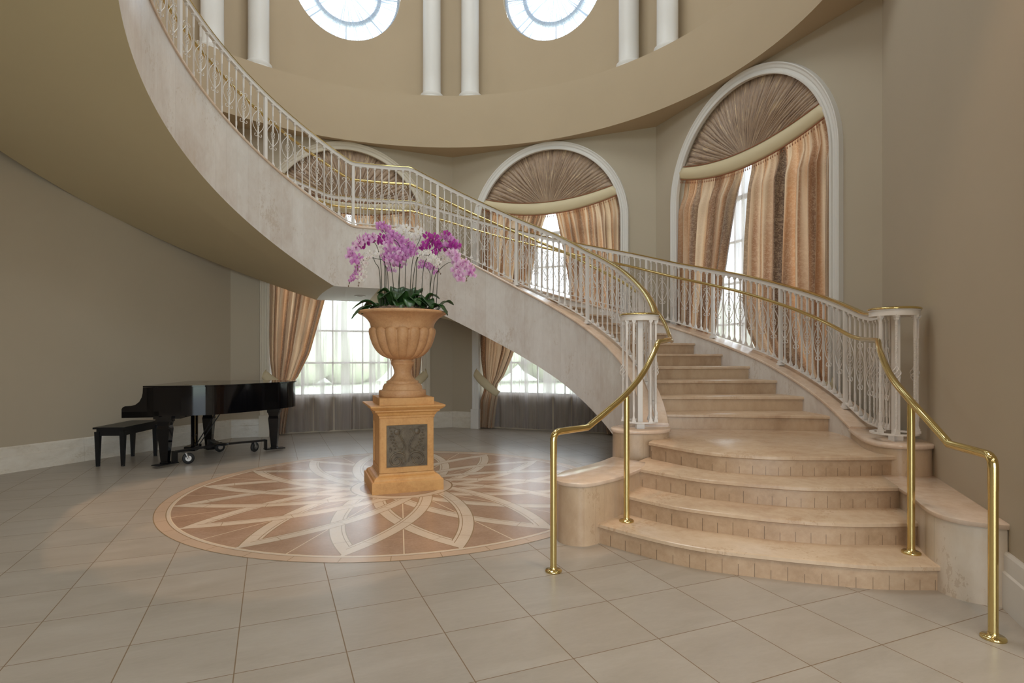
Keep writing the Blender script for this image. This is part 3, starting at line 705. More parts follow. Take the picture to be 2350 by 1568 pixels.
# bottom curved steps: front edges as traced on the ground plan
E1 = [(.55, 4.14), (.90, 3.775), (1.19, 3.55), (1.57, 3.40), (1.93, 3.29), (2.14, 3.25), (2.50, 3.24)]
E2 = [(.81, 4.34), (1.14, 3.97), (1.45, 3.78), (1.745, 3.65), (2.09, 3.575), (2.60, 3.58)]
E3 = [(.95, 4.62), (1.314, 4.214), (1.56, 4.06), (1.83, 3.95), (2.09, 3.885), (2.76, 3.89)]
E4 = [(1.20, 4.93), (1.50, 4.46), (1.75, 4.30), (2.02, 4.225), (2.47, 4.215), (2.90, 4.25)]
for k, E in enumerate((E1, E2, E3, E4), 1):
    c = [Vector((p.x, p.y)) for p in catmull([(a, b_, 0) for a, b_ in E], 6)]
    z1 = zstep(k); 
    bk = [Vector(P(100, RO0+.02)[:2]), Vector(P(91, RO0+.02)[:2]), Vector(P(91, RI1-.03)[:2]), Vector(P(100, RI1-.03)[:2])]
    mb = MB(); mb.prism(c+bk, z1-.149, z1-.03, False)
    o = mb.build('riser', M['riser_curved'], stair); o.location = -Vector(stair.location); weld_smooth(o, 25)
    def offs(d):
        out = []
        for i, p in enumerate(c):
            t = c[min(i+1, len(c)-1)]-c[max(i-1, 0)]; t.normalize(); out.append(p+Vector((t.y, -t.x))*d)
        return out
    t = MB(); m_ = len(c); n1, n2 = offs(.024), offs(.014); rows = []
    for zz, ps in ((z1-.034, n2), (z1-.028, n1), (z1-.008, n1), (z1, n2)): rows.append([(p[0], p[1], zz) for p in ps])
    t.grid(rows, True)
    for zz, row in ((z1, rows[-1]), (z1-.034, rows[0])): t.add(list(row)+[(p.x, p.y, zz) for p in bk], [tuple(range(m_+4))])
    o = t.build('tread', M['tread'], stair); o.location = -Vector(stair.location); weld_smooth(o, 50)
# low wing walls at the foot
WL = catmull([(.90, 5.02, 0), (.76, 4.80, 0), (.60, 4.60, 0), (.42, 4.40, 0), (.335, 4.22, 0), (.34, 4.08, 0), (.42, 4.005, 0), (.53, 3.995, 0), (.70, 4.13, 0), (.86, 4.31, 0), (1.03, 4.56, 0), (1.10, 4.75, 0)], 5)
WR = catmull([(2.80, 4.35, 0), (2.66, 3.93, 0), (2.56, 3.62, 0), (2.46, 3.38, 0), (2.42, 3.22, 0), (2.46, 3.10, 0), (2.55, 3.04, 0), (2.62, 3.01, 0)], 5)+[Vector((3.32, 4.70, 0)), Vector((3.1, 4.9, 0))]
for nm, poly in (('left_wing_wall', WL), ('right_wing_wall', WR)):
    poly = [Vector((p.x, p.y)) for p in poly]
    mb = MB(); mb.prism(poly, 0, .42, True); part(mb, nm, M['wing_panel'] if nm[0] == 'r' else M['warm_panel'], ang=40)
    op = offset_poly(poly, .018); op2 = offset_poly(poly, .010)
    mb = MB(); mb.grid([[(p.x, p.y, z) for p in q] for q, z in ((op2, .417), (op, .424), (op, .443), (op2, .449))], True, closed_u=True)
    mb.add([(p.x, p.y, .449) for p in op2], [tuple(range(len(op2)))]); part(mb, nm.replace('wall', 'cap'), M['cap'], ang=50)

# ------------------------------------------------------------------ balustrades
def twisted_bar(mb, x, y, z0, z1, h=.0075, turns=17, seg=150):
    rows = []
    for i in range(seg+1):
        t = i/seg; z = lerp(z0, z1, t); a = turns*2*pi*t
        rows.append([(x+h*1.414*cos(a+pi/2*k), y+h*1.414*sin(a+pi/2*k), z) for k in range(4)])
    mb.grid(rows, False, closed_u=True)
def baluster_base(mb, H):
    mb.box((0, 0, .010), (.034, .034, .020)); mb.box((0, 0, .028), (.026, .026, .016)); mb.box((0, 0, .044), (.020, .020, .018), taper=.7)
    mb.box((0, 0, H-.010), (.034, .034, .020)); mb.box((0, 0, H-.026), (.024, .024, .012)); mb.box((0, 0, H-.045), (.014, .014, .03))
    mb.box((0, 0, .075), (.012, .012, .05)); 
BH = .86
def mk_plain():
    mb = MB(); baluster_base(mb, BH); mb.box((0, 0, BH-.11), (.0155, .0155, .12)); mb.box((0, 0, .12), (.0155, .0155, .06)); twisted_bar(mb, 0, 0, .15, BH-.17); return mb
def mk_orn():
    mb = MB(); baluster_base(mb, BH); mb.box((0, 0, BH-.11), (.0155, .0155, .12)); twisted_bar(mb, 0, 0, .10, .27, turns=5, seg=44); twisted_bar(mb, 0, 0, .60, BH-.17, turns=3, seg=26)
    mb.box((0, 0, .43), (.0085, .0085, .36)); mb.box((0, 0, .31), (.0155, .0155, .09)); mb.box((0, 0, .55), (.0155, .0155, .12)); mb.box((0, 0, .355), (.02, .02, .01)); mb.box((0, 0, .50), (.02, .02, .01)); mb.box((0, 0, .27), (.022, .022, .014)); mb.box((0, 0, .585), (.022, .022, .014))
    return mb
def mk_basket():
    mb = MB()
    for k in range(4):
        pts = []
        for i in range(13):
            t = i/12; a = k*pi/2+t*pi*1.3; r = .004+.020*sin(pi*t); pts.append((r*cos(a), r*sin(a), .36+.135*t))
        mb.tube(pts, .0032, 5)
    return mb
def mk_scroll():
    mb = MB()
    for sx in (-1, 1):
        pts = []
        def spiral(cx_, cz_, r0, a0, a1, r1, m):
            return [(cx_+lerp(r0, r1, i/m)*cos(lerp(a0, a1, i/m)), cz_+lerp(r0, r1, i/m)*sin(lerp(a0, a1, i/m))) for i in range(m+1)]
        # lens side from neck to neck, then scrolls curling outwards at both ends
        lens = [(.010, .275), (.030, .300), (.062, .350), (.078, .400), (.080, .430), (.076, .465), (.058, .510), (.028, .555), (.010, .583)]
        topc = [(.010, .583), (.006, .600), (.016, .622), (.034, .628), (.048, .615), (.046, .597), (.034, .594)]
        botc = [(.034, .262), (.046, .259), (.048, .241), (.034, .228), (.016, .234), (.006, .256), (.010, .275)]
        pl = [(x, 0, z) for x, z in botc[:-1]+lens+topc[1:]]
        mb.tube([(sx*p.x, p.y, p.z) for p in catmull(pl, 3)], .0042, 5)
    return mb
me_plain = mk_plain().build('tmp', M['rail_white']); me_orn = mk_orn().build('tmp', M['rail_white']); me_bask = mk_basket().build('tmp', M['rail_white']); me_scr = mk_scroll().build('tmp', M['rail_white'])
MESH = {k: o.data for k, o in dict(plain=me_plain, orn=me_orn, bask=me_bask, scr=me_scr).items()}
for o in (me_plain, me_orn, me_bask, me_scr): bpy.data.objects.remove(o)
def mobj(name, mesh, parent, loc=(0, 0, 0), rz=0, sz=1):
    o = bpy.data.objects.new(name, mesh); COL.objects.link(o); o.parent = parent; o.location = loc; o.rotation_euler = (0, 0, rz); o.scale = (1, 1, sz); return o
def knot_bar(parent, x, y, z0, z1):
    mb = MB(); H = z1-z0
    mb.box((0, 0, .010), (.036, .036, .020)); mb.box((0, 0, .03), (.026, .026, .02)); mb.box((0, 0, H-.01), (.034, .034, .02)); mb.box((0, 0, H-.03), (.024, .024, .02))
    twisted_bar(mb, 0, 0, .04, H*.5-.08, turns=11, seg=96); twisted_bar(mb, 0, 0, H*.5+.08, H-.03, turns=11, seg=96)
    mb.box((0, 0, H*.5), (.009, .009, .18)); mb.box((0, 0, H*.5-.07), (.014, .014, .03)); mb.box((0, 0, H*.5+.07), (.014, .014, .03))
    o = mb.build('baluster', M['rail_white'], parent, (x, y, z0))
    k = MB()
    for q in range(4):
        k.tube([((.004+.026*sin(pi*i/12))*cos(q*pi/2+i/12*4), (.004+.026*sin(pi*i/12))*sin(q*pi/2+i/12*4), H*.5-.06+.12*i/12) for i in range(13)], .0045, 5)
    k.build('basket', M['rail_white'], o)
def balustrade(label, R, posts, az_first, az_last, nw, side):
    root = thing('balustrade', label, 'railing', (P(posts[0], R)[0], P(posts[0], R)[1], zc(posts[0])+.032))
    L = Vector(root.location)
    def pt(az, r, z): p = P(az, r, z); return (p[0]-L.x, p[1]-L.y, p[2]-L.z)
    # path of the rail: helix then a loop round the newel
    hel = [(az, R) for az in arc_range(az_first, az_last, 1.0)]
    centre = Vector(nw); rl = .148
    def rail_path(zf, dr=0.0, loop=True):
        pts = [Vector(pt(az, R+dr, zf(az))) for az in arc_range(az_first, az_last, 1.0)]
        return pts
    def sweep_rail(name, prof, zf, mat):
        mb = MB(); rows = []
        for az in arc_range(az_first, az_last, 1.0): rows.append([pt(az, R+a, zf(az)+b_) for a, b_ in prof])
        zt = zf(az_last)
        # loop round newel
        e = Vector(P(az_last, R)[:2]); th0 = atan2((e-centre).y, (e-centre).x)
        d = 1 if side == 'in' else -1
        for k in range(1, 41):
            th = th0-d*2*pi*k/40*.93
            rr = rl*min(1, .0+k/3) if False else rl
            rows.append([(centre.x+(rr-d*a if side == 'in' else rr+a*0-a*d)*cos(th)-L.x, centre.y+(rr-d*a if side == 'in' else rr-a*d)*sin(th)-L.y, zt+b_-L.z) for a, b_ in prof])
        mb.grid(rows, False, closed_u=True); mb.add(rows[0], [tuple(range(len(prof)))[::-1]]); mb.add(rows[-1], [tuple(range(len(prof)))])
        o = mb.build(name, mat, root); weld_smooth(o, 40); return o
    sweep_rail('top_rail', [(-.020, -.052), (-.020, -.014), (-.027, -.012), (-.027, -.004), (.027, -.004), (.027, -.012), (.020, -.014), (.020, -.052)], zr, M['rail_white'])
    sweep_rail('brass_cap', [(-.032, -.004), (-.034, .003), (-.028, .010), (-.012, .016), (.012, .016), (.028, .010), (.034, .003), (.032, -.004)], zr, M['brass'])
    sweep_rail('bottom_rail', [(-.016, .052), (-.016, .064), (.016, .064), (.016, .052)], lambda a: zc(a)+.032, M['rail_white'])
    # newel discs closing the top of the loop
    zt = zr(az_last); mb = MB(); mb.lathe([(.01, zt-.045-L.z), (rl+.015, zt-.045-L.z), (rl+.015, zt-.006-L.z), (.01, zt-.006-L.z)], (centre.x-L.x, centre.y-L.y), 40, True)
    o = mb.build('newel_plate', M['rail_white'], root); weld_smooth(o, 40)
    mb = MB(); mb.lathe([(.01, zt-.004-L.z), (rl+.030, zt-.004-L.z), (rl+.034, zt+.004-L.z), (rl+.026, zt+.012-L.z), (.01, zt+.015-L.z)], (centre.x-L.x, centre.y-L.y), 40, True)
    mb.build('newel_brass_plate', M['brass'], root)
    # posts
    for az in posts:
        z0 = zc(az)+.032; z1 = zr(az)-.05; mb = MB(); mb.box((0, 0, (z1-z0)/2), (.036, .036, z1-z0)); mb.box((0, 0, .012), (.075, .06, .024)); mb.box((0, 0, .035), (.05, .05, .03))
        o = mb.build('post', M['rail_white'], root, pt(az, R, z0)); o.rotation_euler = (0, 0, -radians(az))
    step = (posts[1]-posts[0])/12; az = posts[0]; i = 0; cnt = 0
    azs = []
    j = int((az_first-posts[0])/step)-1
    while posts[0]+j*step < az_last-.3:
        if posts[0]+j*step > az_first+.2 and j % 12 != 0: azs.append((posts[0]+j*step, j % 2 == 1))
        j += 1
    if len(azs) > 100: azs = azs[-100:]
    for az, orn in azs:
        z0 = zc(az)+.032+.062; z1 = zr(az)-.048
        b_ = mobj('baluster', MESH['orn' if orn else 'plain'], root, pt(az, R, z0), -radians(az), (z1-z0)/BH)
        if orn: mobj('basket', MESH['bask'], b_); mobj('scroll', MESH['scr'], b_)
    e_ = Vector(P(az_last, R)[:2]); dd = centre-e_; ln_ = dd.length-rl; nb = max(1, int(ln_/.085)); dd.normalize()
    for q in range(nb):
        p_ = e_+dd*(ln_*(q+.6)/nb); orn = q % 2 == 0 and side == 'out'; z0 = .739; z1 = zt-.048
        b_ = mobj('baluster', MESH['orn' if orn else 'plain'], root, (p_.x-L.x, p_.y-L.y, z0-L.z), atan2(dd.y, dd.x), (z1-z0)/BH)
        if orn: mobj('basket', MESH['bask'], b_); mobj('scroll', MESH['scr'], b_)
    # newel: centre post and bars round it
    z0 = .683; z1 = zt-.045
    mb = MB(); mb.box((0, 0, (z1-z0)/2), (.042, .042, z1-z0)); mb.box((0, 0, .02), (.07, .07, .04)); mb.build('newel_post', M['rail_white'], root, (centre.x-L.x, centre.y-.02-L.y, z0-L.z))
    rz0 = z0+.062
    for q, th in enumerate((-180, -150, -122, -62, -28, 6, 40) if side == 'in' else (-160, -118, -62, -36, -8, 66)):
        a = radians(th); x, y = centre.x+rl*cos(a)-L.x, centre.y+rl*sin(a)-L.y
        if th in (-180, -8, -118, 6): knot_bar(root, x, y, rz0-L.z, z1-L.z)
        else: mobj('baluster', MESH['plain'], root, (x, y, rz0-L.z), 0, (z1-rz0)/BH)
    return root
ri = balustrade('white iron balustrade with brass cap on the inner edge, nearest the urn', 2.53,
           [-108.65, -81.3, -53.95, -26.6, .75, 28.1, 55.6, 82.9], -124, 100.5, NW_I, 'in')
ro = balustrade('white iron balustrade with brass cap on the outer edge, before the windows', 4.36,
           [-62.8, -47.1, -31.4, -15.6, .1, 15.8, 31.5, 47.3, 63.0, 78.8, 94.4], -68, 101.5, NW_O, 'out')

# brass handrails ---------------------------------------------------------------------
def handrail(label, R, az0, azend, lower, posts):
    root = thing('handrail', label, 'handrail', (lower[0][0], lower[0][1], 0)); L = Vector(root.location)
    pts = [Vector(P(az, R, zr(az)-.205)) for az in arc_range(az0, azend, 1.5)]
    mb = MB(); mb.tube([p-L for p in pts], .019, 10); mb.build('upper_rail', M['brass'], root)
    lo = [Vector(p) for p in lower]
    # lower run: post top bend, short level piece, slope, level return to the upper run
    mb = MB(); mb.tube([p-L for p in lo]+[pts[-1]-L], .0215, 14); mb.build('lower_rail', M['brass'], root)
    for (x, y, zb_, zt_) in posts:
        mb = MB(); mb.tube([(0, 0, .012), (0, 0, zt_-zb_)], .0205, 18); o = mb.build('post', M['brass'], root, (x-L.x, y-L.y, zb_))
        mb = MB(); mb.lathe([(.01, 0), (.052, 0), (.052, .008), (.047, .013), (.022, .015), (.022, .03)], n=32); mb.build('flange', M['brass'], o)
    # brackets to the balustrade
    for az in arc_range(az0+3, azend-16, 15.7):
        z = zr(az)-.225; s = 1 if R < 3 else -1
        mb = MB(); mb.tube([Vector(P(az, R, z+.02))-L, Vector(P(az, R, z-.04))-L, Vector(P(az, R-s*.07, z-.06))-L], .006, 6); mb.build('bracket', M['rail_white'], root)
    return root
def bend(p_low, p_corner, p_next, r=.06, n=6):
    a = Vector(p_low)-Vector(p_corner); a.normalize(); b_ = Vector(p_next)-Vector(p_corner); b_.normalize(); c = Vector(p_corner)
    return [c+a*r*(1-t)**2+b_*r*t*t for t in [i/n for i in range(n+1)]]
def lower_run(f0, k1, slope_pts, end):
    z1 = k1[2]; pts = [Vector((f0[0], f0[1], .70))]
    pts += bend((f0[0], f0[1], 0), (f0[0], f0[1], z1), k1, .055)
    return pts+[Vector(k1)]
pl = lower_run((.257, 3.53), (.499, 3.77, .862), None, None)
pl += catmull([(.505, 3.775, .866), (.66, 3.92, .96), (.82, 4.085, 1.065), (.98, 4.28, 1.20), (1.10, 4.44, 1.35), (1.155, 4.50, 1.445)], 6)[1:]
handrail('brass handrail ending in posts left of the bottom steps', 2.66, -105, 113, pl, [(.257, 3.53, 0, .71), (.822, 4.085, .149, 1.05)])
pr = lower_run((2.273, 2.69), (2.338, 3.045, .862), None, None)
pr += catmull([(2.34, 3.05, .866), (2.37, 3.23, .96), (2.40, 3.43, 1.065), (2.49, 3.74, 1.20), (2.63, 4.06, 1.35), (2.755, 4.29, 1.45)], 6)[1:]
handrail('brass handrail ending in posts right of the bottom steps', 4.25, -60, 102.5, pr, [(2.273, 2.69, 0, .71), (2.40, 3.425, .149, 1.05)])


# ------------------------------------------------------------------ curtains
def drape(az, sg, seed, label, tab=None):
    """sg -1: hangs on the left jamb, +1: on the right one"""
    rnd = random.Random(seed)
    inner = tab or [(.02, -1.06), (.35, -1.02), (.58, -.98), (.72, -.985), (.80, -1.00), (.97, -.86), (1.39, -.66), (2.1, -.47), (2.64, -.33), (3.33, -.20), (3.9, -.05), (4.15, .02)]
    outer = [(.02, -1.40), (.35, -1.37), (.72, -1.24), (.82, -1.22), (1.0, -1.26), (1.3, -1.30), (1.6, -1.31), (4.15, -1.31)]
    amp = [(.02, .055), (.5, .04), (.76, .022), (1.0, .04), (1.6, .065), (4.15, .07)]
    wob = rnd.uniform(-.05, .05); NF = 8; MU = NF*12; rows = []; uvs = []
    ph = [rnd.uniform(.6, 1.4) for _ in range(NF+2)]; wd = []
    acc = [0]
    for k in range(NF): acc.append(acc[-1]+rnd.uniform(.6, 1.5))
    tot = acc[-1]
    zs = [lerp(.02, .76, i/12) for i in range(13)]+[lerp(.76, 4.15, i/46) for i in range(1, 47)]
    for z in zs:
        si, so = interp(inner, z), interp(outer, z)
        if z > 1: si += wob*min(1, z-1)
        # keep the cloth inside the arch
        lim = -sqrt(max(0, (WO-.02)**2-max(0, z-ZS)**2)); so = max(so, lim)
        A = interp(amp, z)*(1 if z < 3.55 else max(.35, 1-(z-3.55)*2.6)); B0 = .045 if z < 3.55 else min(.085, .045+(z-3.55)*.16); row = []; uv = []
        for j in range(MU+1):
            t = j/MU; k = min(NF-1, int(t*NF)); f = t*NF-k; u = lerp(acc[k], acc[k+1], f)/tot
            a = ph[k]*(1-f)+ph[k+1]*f
            w_ = sin(2*pi*t*NF); w_ = (abs(w_)**.8)*(1 if w_ > 0 else -1)
            s = lerp(so, si, u)+.010*a*sin(4*pi*t*NF+z*.4); off = B0-A*a*w_+.012*sin(z*2.1+k*1.7)
            row.append(W(az, -sg*s, min(off, .105), z)); uv.append((t*2.6+seed*3.1, z))
        rows.append(row); uvs.append(uv)
    root = thing('drape', label, 'curtain', W(az, sg*1.2, 0, 0), 'gold damask drapes')
    o = with_uv(rows, uvs, 'cloth', M['drape'], root)
    # cream tie-back: a broad band dipping towards the window
    mb = MB(); rws = []
    for i in range(17):
        t = i/16; s = lerp(-1.385, -.93, t); z = 1.07-.42*t**.8+.02*sin(pi*t); hh = lerp(.085, .12, sin(pi*min(1, t*1.1)))
        off = -.012-.085*sin(pi*min(1, t*.95+.05))**.7
        rws.append([W(az, -sg*(s+hh*.55*0-.03*0+dx), off-bul, z+dz) for dx, dz, bul in ((-.035-.02*(1-t), -hh*.62, -.004), (-.018, -hh*.3, .002), (.008, .1*hh, .003), (.035, hh*.55, -.002))])
    mb.grid(rws, True); tb = mb.build('tie_back', M['band'], root, -Vector(root.location)); tb['label'] = 'cream tie-back band'
    sol = tb.modifiers.new('s', 'SOLIDIFY'); sol.thickness = .008
    return root
def sheer(az, seed, label, s0=-1.3, s1=1.3):
    rnd = random.Random(seed); rows = []; uvs = []; K = 15; MU = 240
    fr = [rnd.uniform(.2, 1.0) for _ in range(60)]; cen = [rnd.uniform(0, 1) for _ in range(22)]; wdt = [rnd.uniform(.006, .02) for _ in range(22)]
    for i in range(40):
        z = lerp(.025, 4.3, i/39); row = []; uv = []; lim = sqrt(max(.0001, 1.31**2-max(0, z-ZS)**2))
        for j in range(MU+1):
            t = j/MU; d = .018*sin(t*46+.3*sin(z*.7)+seed)+.012*sin(t*95+seed*2)
            for c, wq in zip(cen, wdt): d += .030*math.exp(-((t-c-.008*sin(z*.8+c*9))/wq)**2)
            row.append(W(az, max(-lim, min(lim, lerp(s0, s1, t))), .172-d, z)); uv.append((t*2.6, z))
        rows.append(row); uvs.append(uv)
    o = with_uv(rows, uvs, 'sheer_curtain', M['sheer']); tag(o, label, 'curtain', 'sheer voile curtains'); return o
def valance(az, seed, label):
    rnd = random.Random(seed)
    root = thing('valance', label, 'valance', W(az, 0, 0, 3.84), 'sunburst valances in the window arches')
    NP = 46; MU = NP*8; rows = []; uvs = []; RR = 1.336
    zt = lambda s: 4.05+.118*s*s
    # pleats spread like a fan from the middle of the band
    edge = [rnd.uniform(.4, 1.6) for _ in range(NP)]; cum = [0]
    for e in edge: cum.append(cum[-1]+e)
    def pos(t):
        x = t*NP; k = min(NP-1, int(x)); return lerp(cum[k], cum[k+1], x-k)/cum[-1]
    def arc_pt(u):
        # u 0..1 from the left end of the band over the top to the right end
        a0 = atan2(zt(-1.2)-ZS, -1.175); a1 = atan2(zt(1.2)-ZS, 1.175); a = lerp(a0, a1, u)
        return (RR*cos(a), ZS+RR*sin(a))
    for i in range(15):
        q = i/14; row = []; uv = []
        for j in range(MU+1):
            t = j/MU; u = pos(t); ex, ez = arc_pt(u)
            bs = (u-.5)*2; bx = bs*abs(bs)*.95 if False else lerp(-.20, .20, u)*1.0+(.95*(bs**9)); bz = zt(bx)
            s = lerp(bx, ex, q); z = lerp(bz, ez, q)
            amp = .024*min(1, q*2.2+.04)*(.5+.5*sin(pi*min(1, .15+q*.85)))*edge[min(NP-1, int(t*NP))]**.5
            off = .045-amp*abs(sin(pi*t*NP))**.55-.03*sin(pi*q)
            row.append(W(az, s, off, z)); uv.append((u*pi, q))
        rows.append(row); uvs.append(uv)
    with_uv(rows, uvs, 'pleated_fan', M['fan'], root)
    mb = MB(); rws = []; zbm = lambda s: 3.84+.132*s*s
    for i in range(41):
        t = i/40; sb = lerp(-1.29, 1.29, t); st = lerp(-1.175, 1.175, t)
        a, b_ = (st, zt(st)), (sb, zbm(sb))
        rws.append([W(az, lerp(a[0], b_[0], k), .01-.065*sin(pi*lerp(.08, .92, k))**.6, lerp(a[1], b_[1], k)) for k in (0, .12, .3, .5, .7, .88, 1)])
    mb.grid(rws, True); o = mb.build('band', M['band'], root, -Vector(root.location)); o['label'] = 'plain cream band'; sol = o.modifiers.new('s', 'SOLIDIFY'); sol.thickness = .006
    mb = MB(); mb.tube([W(az, s, -.015, zbm(s)-.006) for s in [lerp(-1.29, 1.29, i/60) for i in range(61)]], .008, 6)
    for i in range(70):
        s = lerp(-1.28, 1.28, i/69); x, y, z = W(az, s, -.015, zbm(s))
        mb.tube([(x, y, z-.01), (x, y, z-.038)], .0022, 4); mb.tube([(x, y, z-.036), (x, y, z-.046), (x, y, z-.060)], lambda q: (.003, .0065, .004)[q], 6)
    mb.build('bead_fringe', M['fringe'], root, -Vector(root.location))['label'] = 'copper bead fringe'
    mb = MB(); mb.tube([W(az, *( (lambda p: (p[0], -.002, p[1]))(arc_pt(u)) )) for u in [i/60 for i in range(61)]], .008, 6)
    mb.tube([W(az, s, -.03, zt(s)) for s in [lerp(-1.17, 1.17, i/50) for i in range(51)]], .006, 6)
    mb.build('braid', M['fringe'], root, -Vector(root.location))
for i, (az, wn) in enumerate(((-22.5, 'left window'), (22.5, 'middle window'), (67.5, 'tall right window'))):
    wl_ = 'left'
    drape(az, -1, 11+i, 'gold damask drape tied back on the left side of the '+wn)
    drape(az, 1, 21+i, 'gold damask drape tied back on the right side of the '+wn, {1: [(.02, -1.06), (.35, -1.02), (.58, -.98), (.72, -.985), (.80, -1.00), (.97, -.90), (1.39, -.74), (2.1, -.55), (2.32, -.50), (2.99, -.38), (3.5, -.28), (3.86, -.19), (4.15, -.12)], 2: [(.02, -1.06), (.35, -1.02), (.72, -.985), (.80, -1.00), (.97, -.80), (1.2, -.42), (1.40, -.20), (1.7, -.05), (2.08, .0), (2.5, -.02), (2.83, -.03), (3.4, -.07), (3.83, -.10), (4.15, -.11)]}.get(i))
    sheer(az, 5+i, 'long white sheer curtain hanging in the '+wn)
    valance(az, 31+i, 'brown sunburst valance with cream band in the arch of the '+wn)

# ------------------------------------------------------------------ pedestal and urn
PR = radians(20.6)
PC = Vector((-1.135, 5.905))
ped = thing('pedestal', 'square ochre stone pedestal with a bronze panel, standing on the floor medallion', 'pedestal', (PC.x, PC.y, .0015))
ped.rotation_euler = (0, 0, PR)
def sq_sweep(mb, prof):
    rows = [[(sx*h, sy*h, z) for sx, sy in ((-1, -1), (1, -1), (1, 1), (-1, 1))] for h, z in prof]
    mb.grid(rows, False, closed_u=True); mb.add(rows[0], [(3, 2, 1, 0)]); mb.add(rows[-1], [(0, 1, 2, 3)])
mb = MB(); sq_sweep(mb, [(.35, 0), (.35, .105), (.345, .112), (.335, .112), (.33, .118), (.325, .135), (.305, .150), (.285, .158), (.275, .165), (.272, .18), (.262, .182)]); mb.build('plinth', M['ped'], ped)
mb = MB(); sq_sweep(mb, [(.260, .17), (.260, .735)])
# raised frame round the front panel and on the side faces
for face in range(4):
    ca, sa = cos(face*pi/2), sin(face*pi/2)
    def fb(x0, x1, z0, z1, d=.008):
        vs = []
        for (x, y) in ((x0, -.260-d), (x1, -.260-d), (x1, -.255), (x0, -.255)):
            vs.append((x*ca-y*sa, x*sa+y*ca))
        mb.prism(vs, z0, z1)
    fb(-.26, -.205, .185, .73); fb(.205, .26, .185, .73); fb(-.205, .205, .185, .235); fb(-.205, .205, .655, .73)
mb.build('shaft', M['ped'], ped)
mb = MB(); sq_sweep(mb, [(.262, .715), (.275, .725), (.275, .745), (.285, .752), (.295, .775), (.318, .79), (.318, .803), (.335, .81), (.350, .822), (.362, .832), (.366, .838), (.366, .850)]); mb.build('cornice', M['ped'], ped)
# bronze relief: two scrolling dolphins with grapes and leaves, as raised shapes on a plate
mb = MB(); mb.box((0, -.262, .445), (.40, .014, .41)); plate = mb.build('relief_panel', M['bronze'], ped); plate['label'] = 'dark bronze relief of scrolls, grapes and leaves'
mb = MB(); yf = -.271
def rl_tube(pts, r): mb.tube([(x*1.22, yf, .445+(z-.455)*1.05) for x, z in [(p.x, p.z) for p in catmull([(a, 0, c) for a, c in pts], 5)]], r, 7)
for sx in (-1, 1):
    rl_tube([(sx*.012, .30), (sx*.02, .38), (sx*.012, .44), (sx*.03, .50), (sx*.055, .56), (sx*.045, .60), (sx*.02, .612)], .007)
    rl_tube([(sx*.035, .42), (sx*.028, .46), (sx*.05, .52), (sx*.072, .57), (sx*.06, .615)], .006)
    rl_tube([(sx*.02, .37), (sx*.06, .395), (sx*.11, .38), (sx*.135, .33), (sx*.12, .285), (sx*.08, .275), (sx*.055, .30), (sx*.06, .335), (sx*.085, .345), (sx*.10, .325)], .009)
    rl_tube([(sx*.135, .29), (sx*.12, .30), (sx*.14, .315)], .006)
    rl_tube([(sx*.03, .285), (sx*.045, .31), (sx*.035, .35)], .008)
    mb.lathe([(.001, -.008), (.012, -.004), (.012, .004), (.001, .008)], (0, 0), 10) if False else None
    for (x, z, r) in [(.13, .60, .007), (.125, .575, .008), (.135, .55, .008), (.115, .545, .009), (.128, .52, .009), (.105, .515, .009), (.118, .49, .009), (.095, .485, .009), (.108, .46, .009), (.085, .455, .009), (.095, .43, .008), (.07, .435, .008), (.06, .41, .008), (.045, .425, .008), (.03, .40, .008), (.015, .415, .008)]:
        b = len(mb.v); rows = [[(sx*x*1.22+1.2*r*cos(t)*cos(p_), yf-r*sin(p_), .445+(z-.455)*1.05+1.2*r*sin(t)*cos(p_)) for t in [2*pi*q/8 for q in range(8)]] for p_ in (0, .5, 1.0, 1.5)]
        mb.grid(rows, True, closed_u=True)
    rl_tube([(sx*.145, .44), (sx*.13, .425), (sx*.142, .40)], .008); rl_tube([(sx*.145, .63), (sx*.115, .635), (sx*.09, .625)], .006)
    rows = [[(sx*.10+r*1.2*cos(t), yf-h, .585+r*1.2*sin(t)) for t in [2*pi*q/14 for q in range(14)]] for r, h in ((.026, 0), (.022, .006), (.012, .009), (.001, .010))]; mb.grid(rows, True, closed_u=True)
mb.build('raised_relief', M['bronze'], plate)

urn = thing('urn', 'large fluted terracotta urn on the ochre pedestal', 'urn', (PC.x, PC.y, .8515))
mb = MB(); Rz = PR; mb.box((0, 0, .035), (.54, .54, .07), Rz); mb.build('plinth_block', M['ped'], urn)
mb = MB(); pf = [(.235, .07), (.24, .075), (.24, .125), (.235, .135), (.215, .138), (.205, .145), (.20, .17), (.185, .20), (.165, .205), (.165, .222), (.158, .23), (.14, .236), (.115, .26), (.095, .285), (.086, .31), (.088, .335), (.098, .37), (.11, .395), (.118, .405), (.118, .42), (.108, .427), (.112, .44), (.105, .452)]
mb.lathe(pf, n=56); o = mb.build('foot', M['urn'], urn); weld_smooth(o, 50)
NFL = 16
def flute(a, z):
    # lobed body: rounded convex gadroons, fading out near the foot
    d = abs(sin(a*NFL/2)); return 1
mb = MB(); rows = []; nn = NFL*12
body = [(.10, .45), (.16, .466), (.215, .492), (.262, .535), (.298, .59), (.318, .64), (.333, .69), (.342, .735), (.344, .76), (.338, .775)]
body = [(p.x, p.z) for p in catmull([(a, 0, b_) for a, b_ in body], 3)]
for i, (r, z) in enumerate(body):
    t = i/(len(body)-1); dep = .040*min(1, t*3.0)
    row = []
    for k in range(nn):
        a = 2*pi*k/nn; f = abs(sin(a*NFL/2)); g = (f**.5)
        top = max(0, (z-.735)/.04)
        rr = r-dep*(1-g)-(.035*top*(1-g*.2) if top > 0 else 0)*(1.0 if top > 0 else 0)*(.3+.7*(1-g))
        row.append((rr*cos(a), rr*sin(a), z))
    rows.append(row)
mb.grid(rows, True, closed_u=True); mb.build('bowl', M['urn'], urn)
